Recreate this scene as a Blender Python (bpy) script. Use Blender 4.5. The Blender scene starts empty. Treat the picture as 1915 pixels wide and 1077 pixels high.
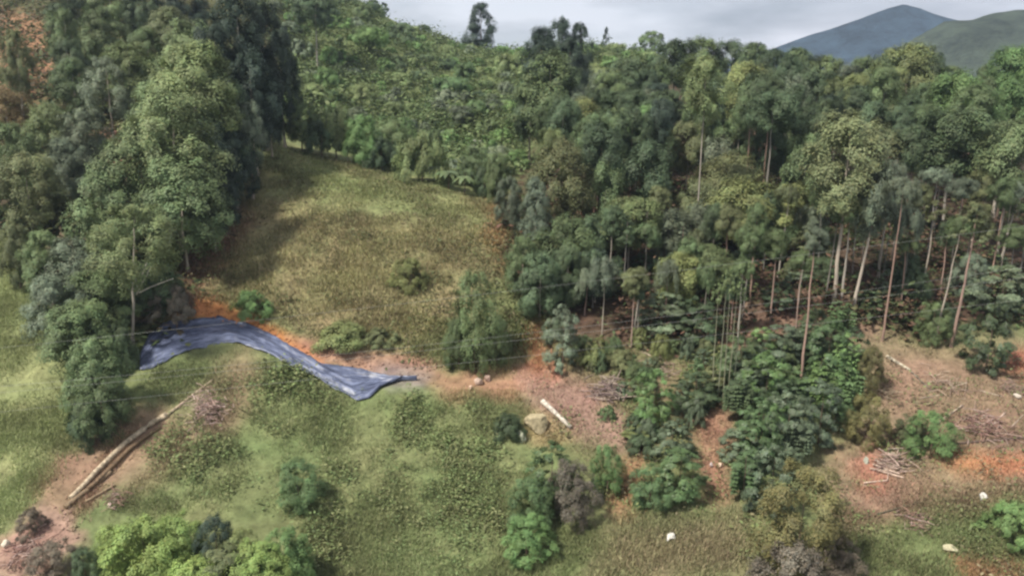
import bpy, math, random
import numpy as np
from mathutils import Vector, Euler, Matrix

# ------------------------------------------------------------------ camera, world, sun
C = bpy.context.scene.collection
SC = bpy.context.scene
R = math.radians
PW, PH, F = 1915.0, 1077.0, 1503.0          # photograph size and focal length in its pixels
PITCH = R(13.0)
cam_d = bpy.data.cameras.new('camera')
cam = bpy.data.objects.new('camera', cam_d); C.objects.link(cam)
cam_d.sensor_width = 36.0
cam_d.lens = 36.0 * F / PW
cam_d.clip_start = 0.5; cam_d.clip_end = 20000
cam.location = (0, 0, 0)
cam.rotation_euler = (R(90) - PITCH, 0, 0)
SC.camera = cam

SUN_EL, SUN_AZ = R(55), R(-124)              # azimuth from +Y towards +X
sun_dir = Vector((math.sin(SUN_AZ) * math.cos(SUN_EL), math.cos(SUN_AZ) * math.cos(SUN_EL), math.sin(SUN_EL)))
sd = bpy.data.lights.new('sun', 'SUN'); sd.energy = 4.5; sd.angle = R(6.0); sd.color = (1.0, 0.95, 0.86)
so = bpy.data.objects.new('sun', sd); C.objects.link(so)
so.rotation_euler = sun_dir.to_track_quat('Z', 'Y').to_euler()

w = bpy.data.worlds.new('World'); SC.world = w; w.use_nodes = True
nt = w.node_tree; nt.nodes.clear()
N = nt.nodes.new; L = nt.links.new
out = N('ShaderNodeOutputWorld')
sky = N('ShaderNodeTexSky'); sky.sky_type = 'NISHITA'; sky.sun_disc = False
sky.sun_elevation = SUN_EL; sky.sun_rotation = SUN_AZ
bg1 = N('ShaderNodeBackground'); bg1.inputs['Strength'].default_value = 0.09
L(sky.outputs[0], bg1.inputs['Color'])
tc = N('ShaderNodeTexCoord')
mp = N('ShaderNodeMapping'); mp.inputs['Scale'].default_value = (1.0, 1.0, 4.0)
L(tc.outputs['Generated'], mp.inputs['Vector'])
n1 = N('ShaderNodeTexNoise'); n1.inputs['Scale'].default_value = 3.2; n1.inputs['Detail'].default_value = 6; n1.inputs['Roughness'].default_value = 0.55
L(mp.outputs[0], n1.inputs['Vector'])
cr = N('ShaderNodeValToRGB')
cr.color_ramp.elements[0].position = 0.34; cr.color_ramp.elements[0].color = (0.34, 0.36, 0.40, 1)
cr.color_ramp.elements[1].position = 0.60; cr.color_ramp.elements[1].color = (0.80, 0.80, 0.86, 1)
L(n1.outputs['Fac'], cr.inputs['Fac'])
bg2 = N('ShaderNodeBackground'); bg2.inputs['Strength'].default_value = 0.78
L(cr.outputs[0], bg2.inputs['Color'])
n2 = N('ShaderNodeTexNoise'); n2.inputs['Scale'].default_value = 2.0; n2.inputs['Detail'].default_value = 4
L(mp.outputs[0], n2.inputs['Vector'])
mr = N('ShaderNodeMapRange'); mr.inputs['From Min'].default_value = 0.35; mr.inputs['From Max'].default_value = 0.6
mr.inputs['To Min'].default_value = 0.75; mr.inputs['To Max'].default_value = 1.0
L(n2.outputs['Fac'], mr.inputs['Value'])
mx = N('ShaderNodeMixShader')
L(mr.outputs[0], mx.inputs[0]); L(bg1.outputs[0], mx.inputs[1]); L(bg2.outputs[0], mx.inputs[2])
L(mx.outputs[0], out.inputs['Surface'])

SC.view_settings.view_transform = 'Standard'; SC.view_settings.look = 'None'
SC.view_settings.exposure = 0.55; SC.view_settings.gamma = 1.0
SC.render.engine = 'CYCLES'
cy = SC.cycles
cy.use_denoising = True
cy.max_bounces = 5; cy.diffuse_bounces = 3; cy.glossy_bounces = 2; cy.transmission_bounces = 3; cy.volume_bounces = 1
cy.transparent_max_bounces = 8
cy.filter_width = 2.5
cy.caustics_reflective = False; cy.caustics_refractive = False

# ------------------------------------------------------------------ numbers: noise, projection, terrain
def vnoise(x, y, seed=0):
    xi = np.floor(x).astype(np.int64); yi = np.floor(y).astype(np.int64)
    fx = x - xi; fy = y - yi
    fx = fx * fx * (3 - 2 * fx); fy = fy * fy * (3 - 2 * fy)
    def h(a, b):
        n = (a * 374761393 + b * 668265263 + seed * 974634777) & 0xffffffff
        n = ((n ^ (n >> 13)) * 1274126177) & 0xffffffff
        return ((n ^ (n >> 16)) & 0xffff) / 65535.0
    return (h(xi, yi) * (1 - fx) + h(xi + 1, yi) * fx) * (1 - fy) + (h(xi, yi + 1) * (1 - fx) + h(xi + 1, yi + 1) * fx) * fy

def fbm(x, y, sc, oc=4, seed=0):
    s = 0; a = 0.5; t = 0
    for k in range(oc):
        s = s + a * vnoise(x / sc + 17.3 * k, y / sc - 9.1 * k, seed + k); t += a; a *= 0.5; sc *= 0.5
    return s / t - 0.5

cP, sP = math.cos(PITCH), math.sin(PITCH)
def ray(px, py):
    a = (px - PW / 2) / F; b = (PH / 2 - py) / F
    return np.array((a, cP + b * sP, -sP + b * cP))          # camera looks along +Y, pitched down

def project(x, y, z):
    d = y * cP - z * sP
    v = y * sP + z * cP
    d = np.maximum(d, 0.1)
    return PW / 2 + F * x / d, PH / 2 - F * v / d, d

CTRL = {
 60: [(1040,50),(850,58),(650,69),(470,82),(350,98),(200,125),(80,165),(-60,230),(-100,300)],
 270: [(1000,52),(800,62),(650,70),(500,82),(390,95),(200,122),(60,165),(-60,230),(-90,300)],
 470: [(1050,50),(850,60),(700,69),(620,74),(500,84),(350,101),(272,113),(215,140),(90,190),(-45,250),(-70,320)],
 650: [(1077,49.5),(900,58),(740,67),(620,75),(450,88.5),(340,103),(312,112),(275,135),(200,160),(100,200),(5,245),(0,300)],
 850: [(1077,49.5),(900,58),(740,67.5),(640,74),(500,85),(385,99),(355,106),(315,130),(200,175),(125,220),(88,270),(110,340)],
 1050:[(1077,49),(900,58),(750,67),(650,74),(520,85),(430,96),(330,120),(220,165),(125,220),(92,270),(115,340)],
 1250:[(1077,48.5),(900,57),(740,68),(640,75),(550,83),(450,95),(350,118),(250,150),(160,210),(118,270),(160,340)],
 1450:[(1077,48),(900,57),(750,67),(640,75),(560,83),(450,97),(360,115),(300,140),(260,180),(230,250)],
 1650:[(1077,48),(900,57),(750,67),(650,74),(560,82),(450,97),(370,115),(310,140),(270,180),(240,250)],
 1900:[(1077,48),(900,56),(780,64),(680,72),(600,79),(480,94),(400,110),(330,135),(280,180),(240,250)],
}
CTRL[-420] = [(1077, 49)] + CTRL[60][1:]
CTRL[2350] = CTRL[1900]
pts = []
for px, rows in CTRL.items():
    for py, Y in rows:
        d = ray(px, py); pts.append((d[0] / d[1], Y, d[2] / d[1]))
    d = ray(px, 1480); pts.append((d[0] / d[1] * 0.8, 32, d[2] / d[1]))
    u0 = (px - PW / 2) / F
    pts += [(u0, 520, -0.02 if px > 600 else 0.04), (u0, 1000, -0.02), (u0, 2600, -0.012)]
pts = np.array(pts)
KU = 1.6
def feat(u, Y): return np.stack((np.asarray(u) * KU, np.log(Y)), -1)
P = feat(pts[:, 0], pts[:, 1])
def tps(r2): return 0.5 * r2 * np.log(r2 + 1e-9)
D2 = ((P[:, None] - P[None]) ** 2).sum(-1)
n = len(P)
A = np.zeros((n + 3, n + 3)); A[:n, :n] = tps(D2) + np.eye(n) * 0.002
A[:n, n] = 1; A[:n, n + 1:] = P; A[n, :n] = 1; A[n + 1:, :n] = P.T
wts = np.linalg.solve(A, np.concatenate((pts[:, 2], np.zeros(3))))
TU = np.linspace(-1.05, 1.05, 260); TY = np.exp(np.linspace(math.log(22), math.log(2600), 420))
GU, GY = np.meshgrid(TU, TY, indexing='ij')
Q = feat(GU.ravel(), GY.ravel()); T = np.zeros(len(Q))
for k in range(0, len(Q), 20000):
    q = Q[k:k + 20000]
    T[k:k + 20000] = tps(((q[:, None] - P[None]) ** 2).sum(-1)) @ wts[:n] + wts[n] + q @ wts[n + 1:]
T = T.reshape(GU.shape)

def base_h(x, y):
    x = np.asarray(x, float); y = np.asarray(y, float)
    u = np.clip((x / y + 1.05) / 2.1 * 259, 0, 258.999)
    v = np.clip((np.log(np.maximum(y, 22.01)) - math.log(22)) / (math.log(2600) - math.log(22)) * 419, 0, 418.999)
    i = u.astype(int); j = v.astype(int); fu = u - i; fv = v - j
    t = (T[i, j] * (1 - fu) + T[i + 1, j] * fu) * (1 - fv) + (T[i, j + 1] * (1 - fu) + T[i + 1, j + 1] * fu) * fv
    return t * y

BENCH = None
def H(x, y):
    x = np.asarray(x, float); y = np.asarray(y, float)
    z = base_h(x, y)
    near = np.clip((150 - y) / 60, 0, 1)
    z = z + near * (fbm(x, y, 9.0, 3, 5) * 1.0 + fbm(x, y, 1.9, 3, 11) * 0.28) + np.clip((y - 90) / 90, 0, 1) * fbm(x, y, 24, 3, 3) * 7.0 * np.clip((400 - y) / 100, 0.2, 1)
    if BENCH is not None:
        shp = x.shape; xf = x.ravel(); yf = y.ravel()
        best = np.full(xf.shape, 1e9); sg = np.zeros(xf.shape); wt = np.zeros(xf.shape)
        m = np.where((yf > 55) & (yf < 90) & (xf > -42) & (xf < 12))[0]
        for (ax, ay), (bx, by) in zip(BENCH[:-1], BENCH[1:]):
            dx, dy = bx - ax, by - ay; l2 = dx * dx + dy * dy
            tt = np.clip(((xf[m] - ax) * dx + (yf[m] - ay) * dy) / l2, 0, 1)
            ex = xf[m] - ax - tt * dx; ey = yf[m] - ay - tt * dy
            d = np.hypot(ex, ey); s = np.sign(dx * ey - dy * ex)
            k = d < best[m]; best[m[k]] = d[k]; sg[m[k]] = s[k]
        d = best * sg; ww = 2.6
        dz = np.where(best < 20, -1.15 * (d / ww) * np.exp(-(d / ww) ** 2), 0)
        z = z + dz.reshape(shp)
    return z

YS = np.exp(np.linspace(math.log(26), math.log(420), 1400))
def hit(px, py):
    d = ray(px, py); t = YS / d[1]
    g = H(t * d[0], YS) - t * d[2]
    k = np.argmax(g > 0)
    if k == 0: k = len(YS) - 1
    a = g[k - 1] / (g[k - 1] - g[k] + 1e-9)
    y = YS[k - 1] + a * (YS[k] - YS[k - 1])
    x = d[0] / d[1] * y
    return Vector((x, y, float(H(x, y))))

def at(px, py, Y):
    d = ray(px, py); return Vector((d[0] / d[1] * Y, Y, d[2] / d[1] * Y))

def ppm(p):                                   # metres per photo pixel at a point
    return (p[1] * cP - p[2] * sP) / F

TARP_UP = [(262,662),(278,632),(305,610),(350,598),(415,594),(460,605),(520,632),(560,655),(600,678),(650,690),(700,702),(722,706),(752,709),(780,711)]
TARP_LO = [(262,692),(290,686),(322,669),(362,655),(400,645),(440,642),(500,662),(550,690),(600,715),(640,737),(666,752),(690,745),(712,728),(750,714),(780,712)]
BENCH = [tuple(hit((a[0] + b[0]) / 2, (a[1] + b[1]) / 2)[:2]) for a, b in zip(TARP_UP, TARP_LO)] + [tuple(hit(880, 722)[:2]), tuple(hit(1000, 735)[:2])]
_b = BENCH; BENCH = None; BENCH = _b

# ------------------------------------------------------------------ materials
def mat(name):
    m = bpy.data.materials.new(name); m.use_nodes = True
    t = m.node_tree; b = t.nodes['Principled BSDF']
    return m, t, b

def leaf_mat(name, rough=0.6, trans=0.22, noise=2.2):
    m, t, b = mat(name)
    oi = t.nodes.new('ShaderNodeObjectInfo'); at_ = t.nodes.new('ShaderNodeAttribute'); at_.attribute_name = 'leaf'
    tc = t.nodes.new('ShaderNodeTexCoord'); ns = t.nodes.new('ShaderNodeTexNoise'); ns.inputs['Scale'].default_value = noise; ns.inputs['Detail'].default_value = 3
    t.links.new(tc.outputs['Object'], ns.inputs['Vector'])
    sep = t.nodes.new('ShaderNodeSeparateColor'); t.links.new(at_.outputs['Color'], sep.inputs[0])
    mul = t.nodes.new('ShaderNodeMix'); mul.data_type = 'RGBA'; mul.blend_type = 'MULTIPLY'; mul.inputs[0].default_value = 1
    t.links.new(oi.outputs['Color'], mul.inputs[6]); t.links.new(at_.outputs['Color'], mul.inputs[7])
    mr = t.nodes.new('ShaderNodeMapRange'); mr.inputs['From Min'].default_value = 0.3; mr.inputs['From Max'].default_value = 0.7
    mr.inputs['To Min'].default_value = 0.42; mr.inputs['To Max'].default_value = 0.57
    t.links.new(ns.outputs['Fac'], mr.inputs['Value'])
    hs = t.nodes.new('ShaderNodeHueSaturation'); t.links.new(mr.outputs[0], hs.inputs['Hue']); t.links.new(mul.outputs[2], hs.inputs['Color'])
    mr.inputs['To Min'].default_value = 0.488; mr.inputs['To Max'].default_value = 0.512
    mr2 = t.nodes.new('ShaderNodeMapRange'); mr2.inputs['From Min'].default_value = 0.3; mr2.inputs['From Max'].default_value = 0.7
    mr2.inputs['To Min'].default_value = 0.75; mr2.inputs['To Max'].default_value = 1.3
    t.links.new(ns.outputs['Fac'], mr2.inputs['Value']); t.links.new(mr2.outputs[0], hs.inputs['Value'])
    t.links.new(hs.outputs[0], b.inputs['Base Color'])
    b.inputs['Roughness'].default_value = rough; b.inputs['Specular IOR Level'].default_value = 0.25
    tr = t.nodes.new('ShaderNodeBsdfTranslucent'); t.links.new(hs.outputs[0], tr.inputs['Color'])
    ms = t.nodes.new('ShaderNodeMixShader'); ms.inputs[0].default_value = trans
    o = t.nodes['Material Output']
    t.links.new(b.outputs[0], ms.inputs[1]); t.links.new(tr.outputs[0], ms.inputs[2]); t.links.new(ms.outputs[0], o.inputs['Surface'])
    return m

def bark_mat(name, sc=(3, 3, 1.2), var=0.55, rough=0.85):
    m, t, b = mat(name)
    oi = t.nodes.new('ShaderNodeObjectInfo'); tc = t.nodes.new('ShaderNodeTexCoord')
    mp = t.nodes.new('ShaderNodeMapping'); mp.inputs['Scale'].default_value = sc
    t.links.new(tc.outputs['Object'], mp.inputs['Vector'])
    ns = t.nodes.new('ShaderNodeTexNoise'); ns.inputs['Scale'].default_value = 4; ns.inputs['Detail'].default_value = 5
    t.links.new(mp.outputs[0], ns.inputs['Vector'])
    mr = t.nodes.new('ShaderNodeMapRange'); mr.inputs['From Min'].default_value = 0.3; mr.inputs['From Max'].default_value = 0.7
    mr.inputs['To Min'].default_value = 1 - var; mr.inputs['To Max'].default_value = 1 + var * 0.5
    t.links.new(ns.outputs['Fac'], mr.inputs['Value'])
    hs = t.nodes.new('ShaderNodeHueSaturation'); t.links.new(oi.outputs['Color'], hs.inputs['Color']); t.links.new(mr.outputs[0], hs.inputs['Value'])
    t.links.new(hs.outputs[0], b.inputs['Base Color']); b.inputs['Roughness'].default_value = rough
    bp = t.nodes.new('ShaderNodeBump'); bp.inputs['Strength'].default_value = 0.5; bp.inputs['Distance'].default_value = 0.05
    t.links.new(ns.outputs['Fac'], bp.inputs['Height']); t.links.new(bp.outputs[0], b.inputs['Normal'])
    return m

M_LEAF = leaf_mat('eucalyptus_leaves'); M_BUSH = leaf_mat('shrub_leaves', 0.6, 0.25, 1.6); M_BROAD = leaf_mat('broad_leaves', 0.42, 0.2, 1.2)
M_GRASS = leaf_mat('grass_blades', 0.75, 0.2, 0.15)
M_CLOD = leaf_mat('dry_clods', 0.95, 0.0, 0.8); M_BARK = bark_mat('bark'); M_WOOD = bark_mat('cut_wood', (1, 1, 1), 0.6); M_ROCK = bark_mat('pale_rock', (1, 1, 1), 0.4)

# ------------------------------------------------------------------ mesh helpers
def np_mesh(name, V, Fq, m, leaf=None, smooth=False):
    V = np.asarray(V, np.float32).reshape(-1, 3); Fq = np.asarray(Fq, np.int32)
    k = Fq.shape[1]
    me = bpy.data.meshes.new(name)
    me.vertices.add(len(V)); me.vertices.foreach_set('co', V.ravel())
    me.loops.add(Fq.size); me.loops.foreach_set('vertex_index', Fq.ravel())
    me.polygons.add(len(Fq)); me.polygons.foreach_set('loop_start', np.arange(0, Fq.size, k, dtype=np.int32))
    me.polygons.foreach_set('loop_total', np.full(len(Fq), k, np.int32))
    if smooth: me.polygons.foreach_set('use_smooth', np.ones(len(Fq), bool))
    if leaf is not None:
        a = me.attributes.new('leaf', 'FLOAT_COLOR', 'FACE' if len(leaf) == len(Fq) else 'POINT')
        c = np.ones((len(leaf), 4), np.float32); c[:, :3] = leaf; a.data.foreach_set('color', c.ravel())
    me.update(calc_edges=True)
    me.materials.append(m)
    return me

def link(name, me, parent=None, col=None, loc=None, rot=None, scale=None):
    o = bpy.data.objects.new(name, me); C.objects.link(o)
    if parent is not None: o.parent = parent
    if col is not None: o.color = (*col, 1)
    if loc is not None: o.location = loc
    if rot is not None: o.rotation_euler = rot
    if scale is not None: o.scale = scale
    return o

def tag(o, label, cat, group=None, kind=None):
    if label: o['label'] = label
    if cat: o['category'] = cat
    if group: o['group'] = group
    if kind: o['kind'] = kind
    return o

def quads(pos, nrm, size, rng, aspect=0.55):
    n = len(pos)
    nrm = nrm / (np.linalg.norm(nrm, axis=1, keepdims=True) + 1e-9)
    r = rng.normal(size=(n, 3)); t = np.cross(nrm, r); t /= np.linalg.norm(t, axis=1, keepdims=True) + 1e-9
    b = np.cross(nrm, t)
    s = np.asarray(size)[:, None] * np.ones((n, 1))
    V = np.stack((pos - t * s, pos - b * s * aspect, pos + t * s, pos + b * s * aspect), 1)
    return V.reshape(-1, 3), np.arange(4 * n).reshape(-1, 4)

def leafcol(n, rng, v=0.28):
    k = np.clip(1 + rng.normal(size=n) * v, 0.45, 1.8); y = rng.normal(size=n) * 0.05
    return np.stack((k * (1 + y), k, k * (1 - y * 0.5)), 1)

# ---- crowns in a unit box: radius 1, z 0..1
def prof_dome(z): return math.sqrt(max(0.0, 1 - ((z - 0.38) / 0.62) ** 2)) if z > 0.38 else 0.45 + 0.55 * (z / 0.38) ** 0.7
def prof_full(z): return (math.sqrt(max(0.0, 1 - ((z - 0.32) / 0.68) ** 2)) if z > 0.32 else 0.65 + 0.35 * z / 0.32)
def prof_tall(z): return min(1.0, 0.55 + 1.6 * z) * math.sqrt(max(0.0, 1 - z ** 2.6))
def prof_cone(z): return max(0.05, (1 - z) ** 0.8)
def prof_flat(z): return math.sqrt(max(0.0, 1 - ((z - 0.5) / 0.55) ** 2))
def prof_bush(z): return math.sqrt(max(0.0, 1 - z * z))

HZ = {'dome': 2.0, 'full': 2.3, 'fine': 2.2, 'tall': 3.0, 'flat': 1.2, 'cone': 2.2, 'sparse': 2.8, 'bush': 1.0, 'finebush': 1.2, 'broad': 1.7, 'layer': 1.7, 'frond': 1.0}
def crown_mesh(name, seed, prof, hz, nlobe=13, lr=(0.34, 0.50), nsub=13, per=92, leaf=0.036, m=M_LEAF, jit=0.8, zlo=0.05, flat=1.1, up=0.45, out=0.9, asp=0.5):
    """boughs (lobes) placed through a crown of radius 1 and height hz, each set with small tufts of leaves on its outer, upper side"""
    rng = np.random.default_rng(seed); PV, PN, PS, PC = [], [], [], []
    sect = rng.uniform(0.72, 1.12, 7); lobes = []
    zz = np.linspace(zlo, 0.93, nlobe) + rng.normal(size=nlobe) * 0.03
    a = rng.uniform(0, 6.28)
    for z in zz:
        a += 2.4 + rng.uniform(-.5, .5); z = min(max(z, 0.02), 0.95)
        k = sect[int((a % 6.2832) / 6.2832 * 7) % 7]
        r = rng.uniform(*lr) * (0.7 + 0.35 * prof(z))
        rad = max(0.0, prof(z) * k - r * 0.55) * rng.uniform(0.75, 1.1)
        lobes.append((rad * math.cos(a), rad * math.sin(a), min(z * hz, hz - r * flat * 0.9), r))
    lobes.append((rng.uniform(-.1, .1), rng.uniform(-.1, .1), hz - lr[0] * flat * 0.95, lr[0]))
    for lx, ly, lz, r in lobes:
        lc = rng.uniform(0.82, 1.2); ns_ = max(4, int(nsub * (r / 0.38) ** 1.5))
        for q in range(ns_):
            d = rng.normal(size=3); d += np.array((lx * 0.6, ly * 0.6, 0.7)); d /= np.linalg.norm(d)
            c = np.array((lx, ly, lz)) + d * r * rng.uniform(0.45, 0.9) * np.array((1, 1, flat)); sr = r * rng.uniform(0.38, 0.56)
            nn = int(per * rng.uniform(0.6, 1.3))
            e = rng.normal(size=(nn, 3)); e += d * 0.5; e /= np.linalg.norm(e, axis=1, keepdims=True)
            qq = sr * (0.25 + 0.75 * rng.uniform(size=(nn, 1)) ** 0.6 + 0.5 * rng.uniform(size=(nn, 1)) ** 8)
            p = c + e * qq * np.array((1, 1, flat)); p[:, 2] -= 0.10 * np.hypot(p[:, 0], p[:, 1]) ** 2
            PV.append(p); cd = p - np.array((0, 0, 0.45 * hz)); cd[:, 2] *= 1.5 / hz; PN.append(e * 0.4 + d * out * 0.8 + cd * 0.55 + jit * rng.normal(size=(nn, 3)) * 0.28 + np.array((0, 0, up)))
            PS.append(leaf * rng.uniform(0.6, 1.4, nn)); PC.append(leafcol(nn, rng, 0.09) * lc * rng.uniform(0.93, 1.08))
    p = np.concatenate(PV); V, Fq = quads(p, np.concatenate(PN), np.concatenate(PS), rng, asp)
    return np_mesh(name, V, Fq, m, np.concatenate(PC))

CROWN = {
 'dome': [crown_mesh('eucalyptus_crown', 10 + k, prof_dome, HZ['dome']) for k in range(8)],
 'full': [crown_mesh('full_crown', 30 + k, prof_full, HZ['full'], 26, (0.28, 0.42), 12, 95, 0.030) for k in range(6)],
 'fine': [crown_mesh('fine_crown', 40 + k, prof_full, HZ['fine'], 32, (0.25, 0.37), 11, 78, 0.028) for k in range(3)],
 'tall': [crown_mesh('tall_crown', 50 + k, prof_tall, HZ['tall'], 28, (0.32, 0.46), 11, 74, 0.036) for k in range(4)],
 'flat': [crown_mesh('umbrella_crown', 60 + k, prof_flat, HZ['flat'], 12, (0.32, 0.44), 11, 76, 0.036, zlo=0.3) for k in range(3)],
 'cone': [crown_mesh('conical_crown', 70 + k, prof_cone, HZ['cone'], 22, (0.22, 0.34), 8, 50, 0.04) for k in range(2)],
 'sparse': [crown_mesh('open_crown', 80 + k, prof_tall, HZ['sparse'], 20, (0.22, 0.34), 8, 60, 0.042) for k in range(2)],
 'layer': [crown_mesh('layered_foliage', 130 + k, prof_full, HZ['layer'], 30, (0.20, 0.36), 10, 60, 0.038, M_BROAD, 0.7, flat=0.5, up=0.8, asp=0.4) for k in range(5)],
 'bush': [crown_mesh('shrub_foliage', 90 + k, prof_bush, HZ['bush'], 22, (0.24, 0.42), 10, 80, 0.034, M_BUSH, zlo=0.0, flat=0.85) for k in range(6)],
 'finebush': [crown_mesh('fine_shrub_foliage', 110 + k, prof_bush, HZ['finebush'], 34, (0.18, 0.36), 10, 84, 0.027, M_BUSH, zlo=0.0, flat=0.9) for k in range(5)],
}

def broad_mesh(name, seed, nst=17, tiers=7, leaves=10, ln=0.21):
    """several upright stems with whorls of long drooping blades, in a unit box"""
    rng = np.random.default_rng(seed); V = []; Fq = []; col = []
    for s in range(nst):
        a = rng.uniform(0, 6.283); rr = 0.62 * math.sqrt(rng.uniform()) ; sx, sy = rr * math.cos(a), rr * math.sin(a)
        top = 1.7 * (1.0 - 0.45 * rr) * rng.uniform(0.65, 1.0)
        for k in range(tiers):
            z = top * (1 - 0.85 * (k / tiers) ** 0.9); a0 = rng.uniform(0, 6.283)
            kk = rng.uniform(0.75, 1.25)
            for j in range(leaves):
                t = a0 + 6.283 * j / leaves + rng.uniform(-.3, .3)
                l = ln * rng.uniform(0.75, 1.2); wd = l * 0.24
                up = rng.uniform(0.02, 0.16) if k else rng.uniform(0.1, 0.25)
                dx, dy = math.cos(t), math.sin(t)
                b = len(V)
                for q, (rad, hz, ww) in enumerate(((0.02, 0, 0.3), (0.5, up * 0.7, 1.0), (1.0, up * 0.2 - 0.12, 0.15))):
                    px, py = sx + dx * l * rad, sy + dy * l * rad; hh = z + hz * l * 1.3
                    V.append((px - dy * wd * ww, py + dx * wd * ww, hh)); V.append((px + dy * wd * ww, py - dx * wd * ww, hh))
                Fq += [(b, b + 1, b + 3, b + 2), (b + 2, b + 3, b + 5, b + 4)]
                c = kk * rng.uniform(0.8, 1.2); col += [(c, c, c)] * 2
    return np_mesh(name, np.array(V), np.array(Fq), M_BROAD, np.array(col))
CROWN['broad'] = [broad_mesh('broad_foliage', 200 + k) for k in range(5)]

def frond_mesh(name, seed, nf=15):
    rng = np.random.default_rng(seed); V = []; Fq = []
    for i in range(nf):
        a = 6.283 * i / nf + rng.uniform(-.2, .2); l = rng.uniform(0.85, 1.05); up = rng.uniform(0.15, 0.5)
        dx, dy = math.cos(a), math.sin(a)
        ax = [(l * t, 0.55 + up * t * 1.3 - (0.6 + up) * t * t * 0.9) for t in np.linspace(0, 1, 13)]
        for (r0, z0), (r1, z1) in zip(ax[:-1], ax[1:]):
            wd = 0.16 * math.sin(math.pi * min(1, 0.15 + 0.85 * r1 / l)) + 0.02
            for s in (-1, 1):
                b = len(V)
                V += [(dx * r0, dy * r0, z0), (dx * r1 * .97, dy * r1 * .97, z1), (dx * (r1 + .05) - s * dy * wd, dy * (r1 + .05) + s * dx * wd, z1 - 0.06), (dx * (r0 + .05) - s * dy * wd, dy * (r0 + .05) + s * dx * wd, z0 - 0.06)]
                Fq.append((b, b + 1, b + 2, b + 3))
    return np_mesh(name, np.array(V), np.array(Fq), M_BROAD, leafcol(len(Fq), rng, 0.15))
CROWN['frond'] = [frond_mesh('fern_fronds', 230 + k) for k in range(2)]

def tube(path, radii, sides=8, cap=True):
    path = [Vector(p) for p in path]; V = []; Fq = []
    for i, p in enumerate(path):
        d = (path[min(i + 1, len(path) - 1)] - path[max(i - 1, 0)]).normalized()
        u = d.orthogonal().normalized() if abs(d.z) < 0.9 else d.cross(Vector((0, 1, 0))).normalized(); v = d.cross(u)
        for k in range(sides):
            a = 2 * math.pi * k / sides; V.append(p + (u * math.cos(a) + v * math.sin(a)) * radii[i])
    for i in range(len(path) - 1):
        for k in range(sides):
            k2 = (k + 1) % sides
            Fq.append((i * sides + k, i * sides + k2, (i + 1) * sides + k2, (i + 1) * sides + k))
    if cap:
        a, b = len(V), len(V) + 1; V += [path[0], path[-1]]
        e = (len(path) - 1) * sides
        for k in range(0, sides):
            k2 = (k + 1) % sides
            Fq.append((a, k2, k, k) if False else (a, k2, k)); Fq.append((b, e + k, e + k2))
    return [tuple(v) for v in V], Fq

def tube_mesh(name, path, radii, m, sides=8):
    V, Fq = tube(path, radii, sides)
    me = bpy.data.meshes.new(name); me.from_pydata(V, [], Fq); me.materials.append(m)
    for p in me.polygons: p.use_smooth = len(p.vertices) == 4
    me.update(); return me

def trunk_unit(seed):  # slight wander, flared foot
    r = random.Random(seed); n = 12; x = y = 0; path = []; rad = []
    for i in range(n + 1):
        t = i / n
        path.append((x, y, t)); x += r.uniform(-.6, .6); y += r.uniform(-.6, .6)
        rad.append((1.5 if i == 0 else 1.0) * (1 - 0.72 * t))
    return path, rad
TRUNK = []
for k in range(5):
    pth, rad = trunk_unit(k); sd_ = 7; V = []; Fq = []
    for (a, b_, c_), r_ in zip(pth, rad):
        V += [(a + r_ * math.cos(6.2832 * q / sd_), b_ + r_ * math.sin(6.2832 * q / sd_), c_) for q in range(sd_)]
    for i_ in range(len(pth) - 1):
        Fq += [(i_ * sd_ + q, i_ * sd_ + (q + 1) % sd_, (i_ + 1) * sd_ + (q + 1) % sd_, (i_ + 1) * sd_ + q) for q in range(sd_)]
    TRUNK.append(np_mesh('trunk', np.array(V), np.array(Fq), M_BARK, None, True))

# ------------------------------------------------------------------ ground colours by zone (outlines as seen from the drone, on the ground)
def poly_sd(px, py, poly):
    poly = np.array(poly, float); inside = np.zeros(px.shape, bool); best = np.full(px.shape, 1e9)
    for (ax, ay), (bx, by) in zip(poly, np.roll(poly, -1, 0)):
        dx, dy = bx - ax, by - ay
        t = np.clip(((px - ax) * dx + (py - ay) * dy) / (dx * dx + dy * dy + 1e-9), 0, 1)
        best = np.minimum(best, np.hypot(px - ax - t * dx, py - ay - t * dy))
        c = ((ay > py) != (by > py)) & (px < (bx - ax) * (py - ay) / (by - ay + 1e-12) + ax)
        inside ^= c
    return np.where(inside, best, -best)

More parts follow.
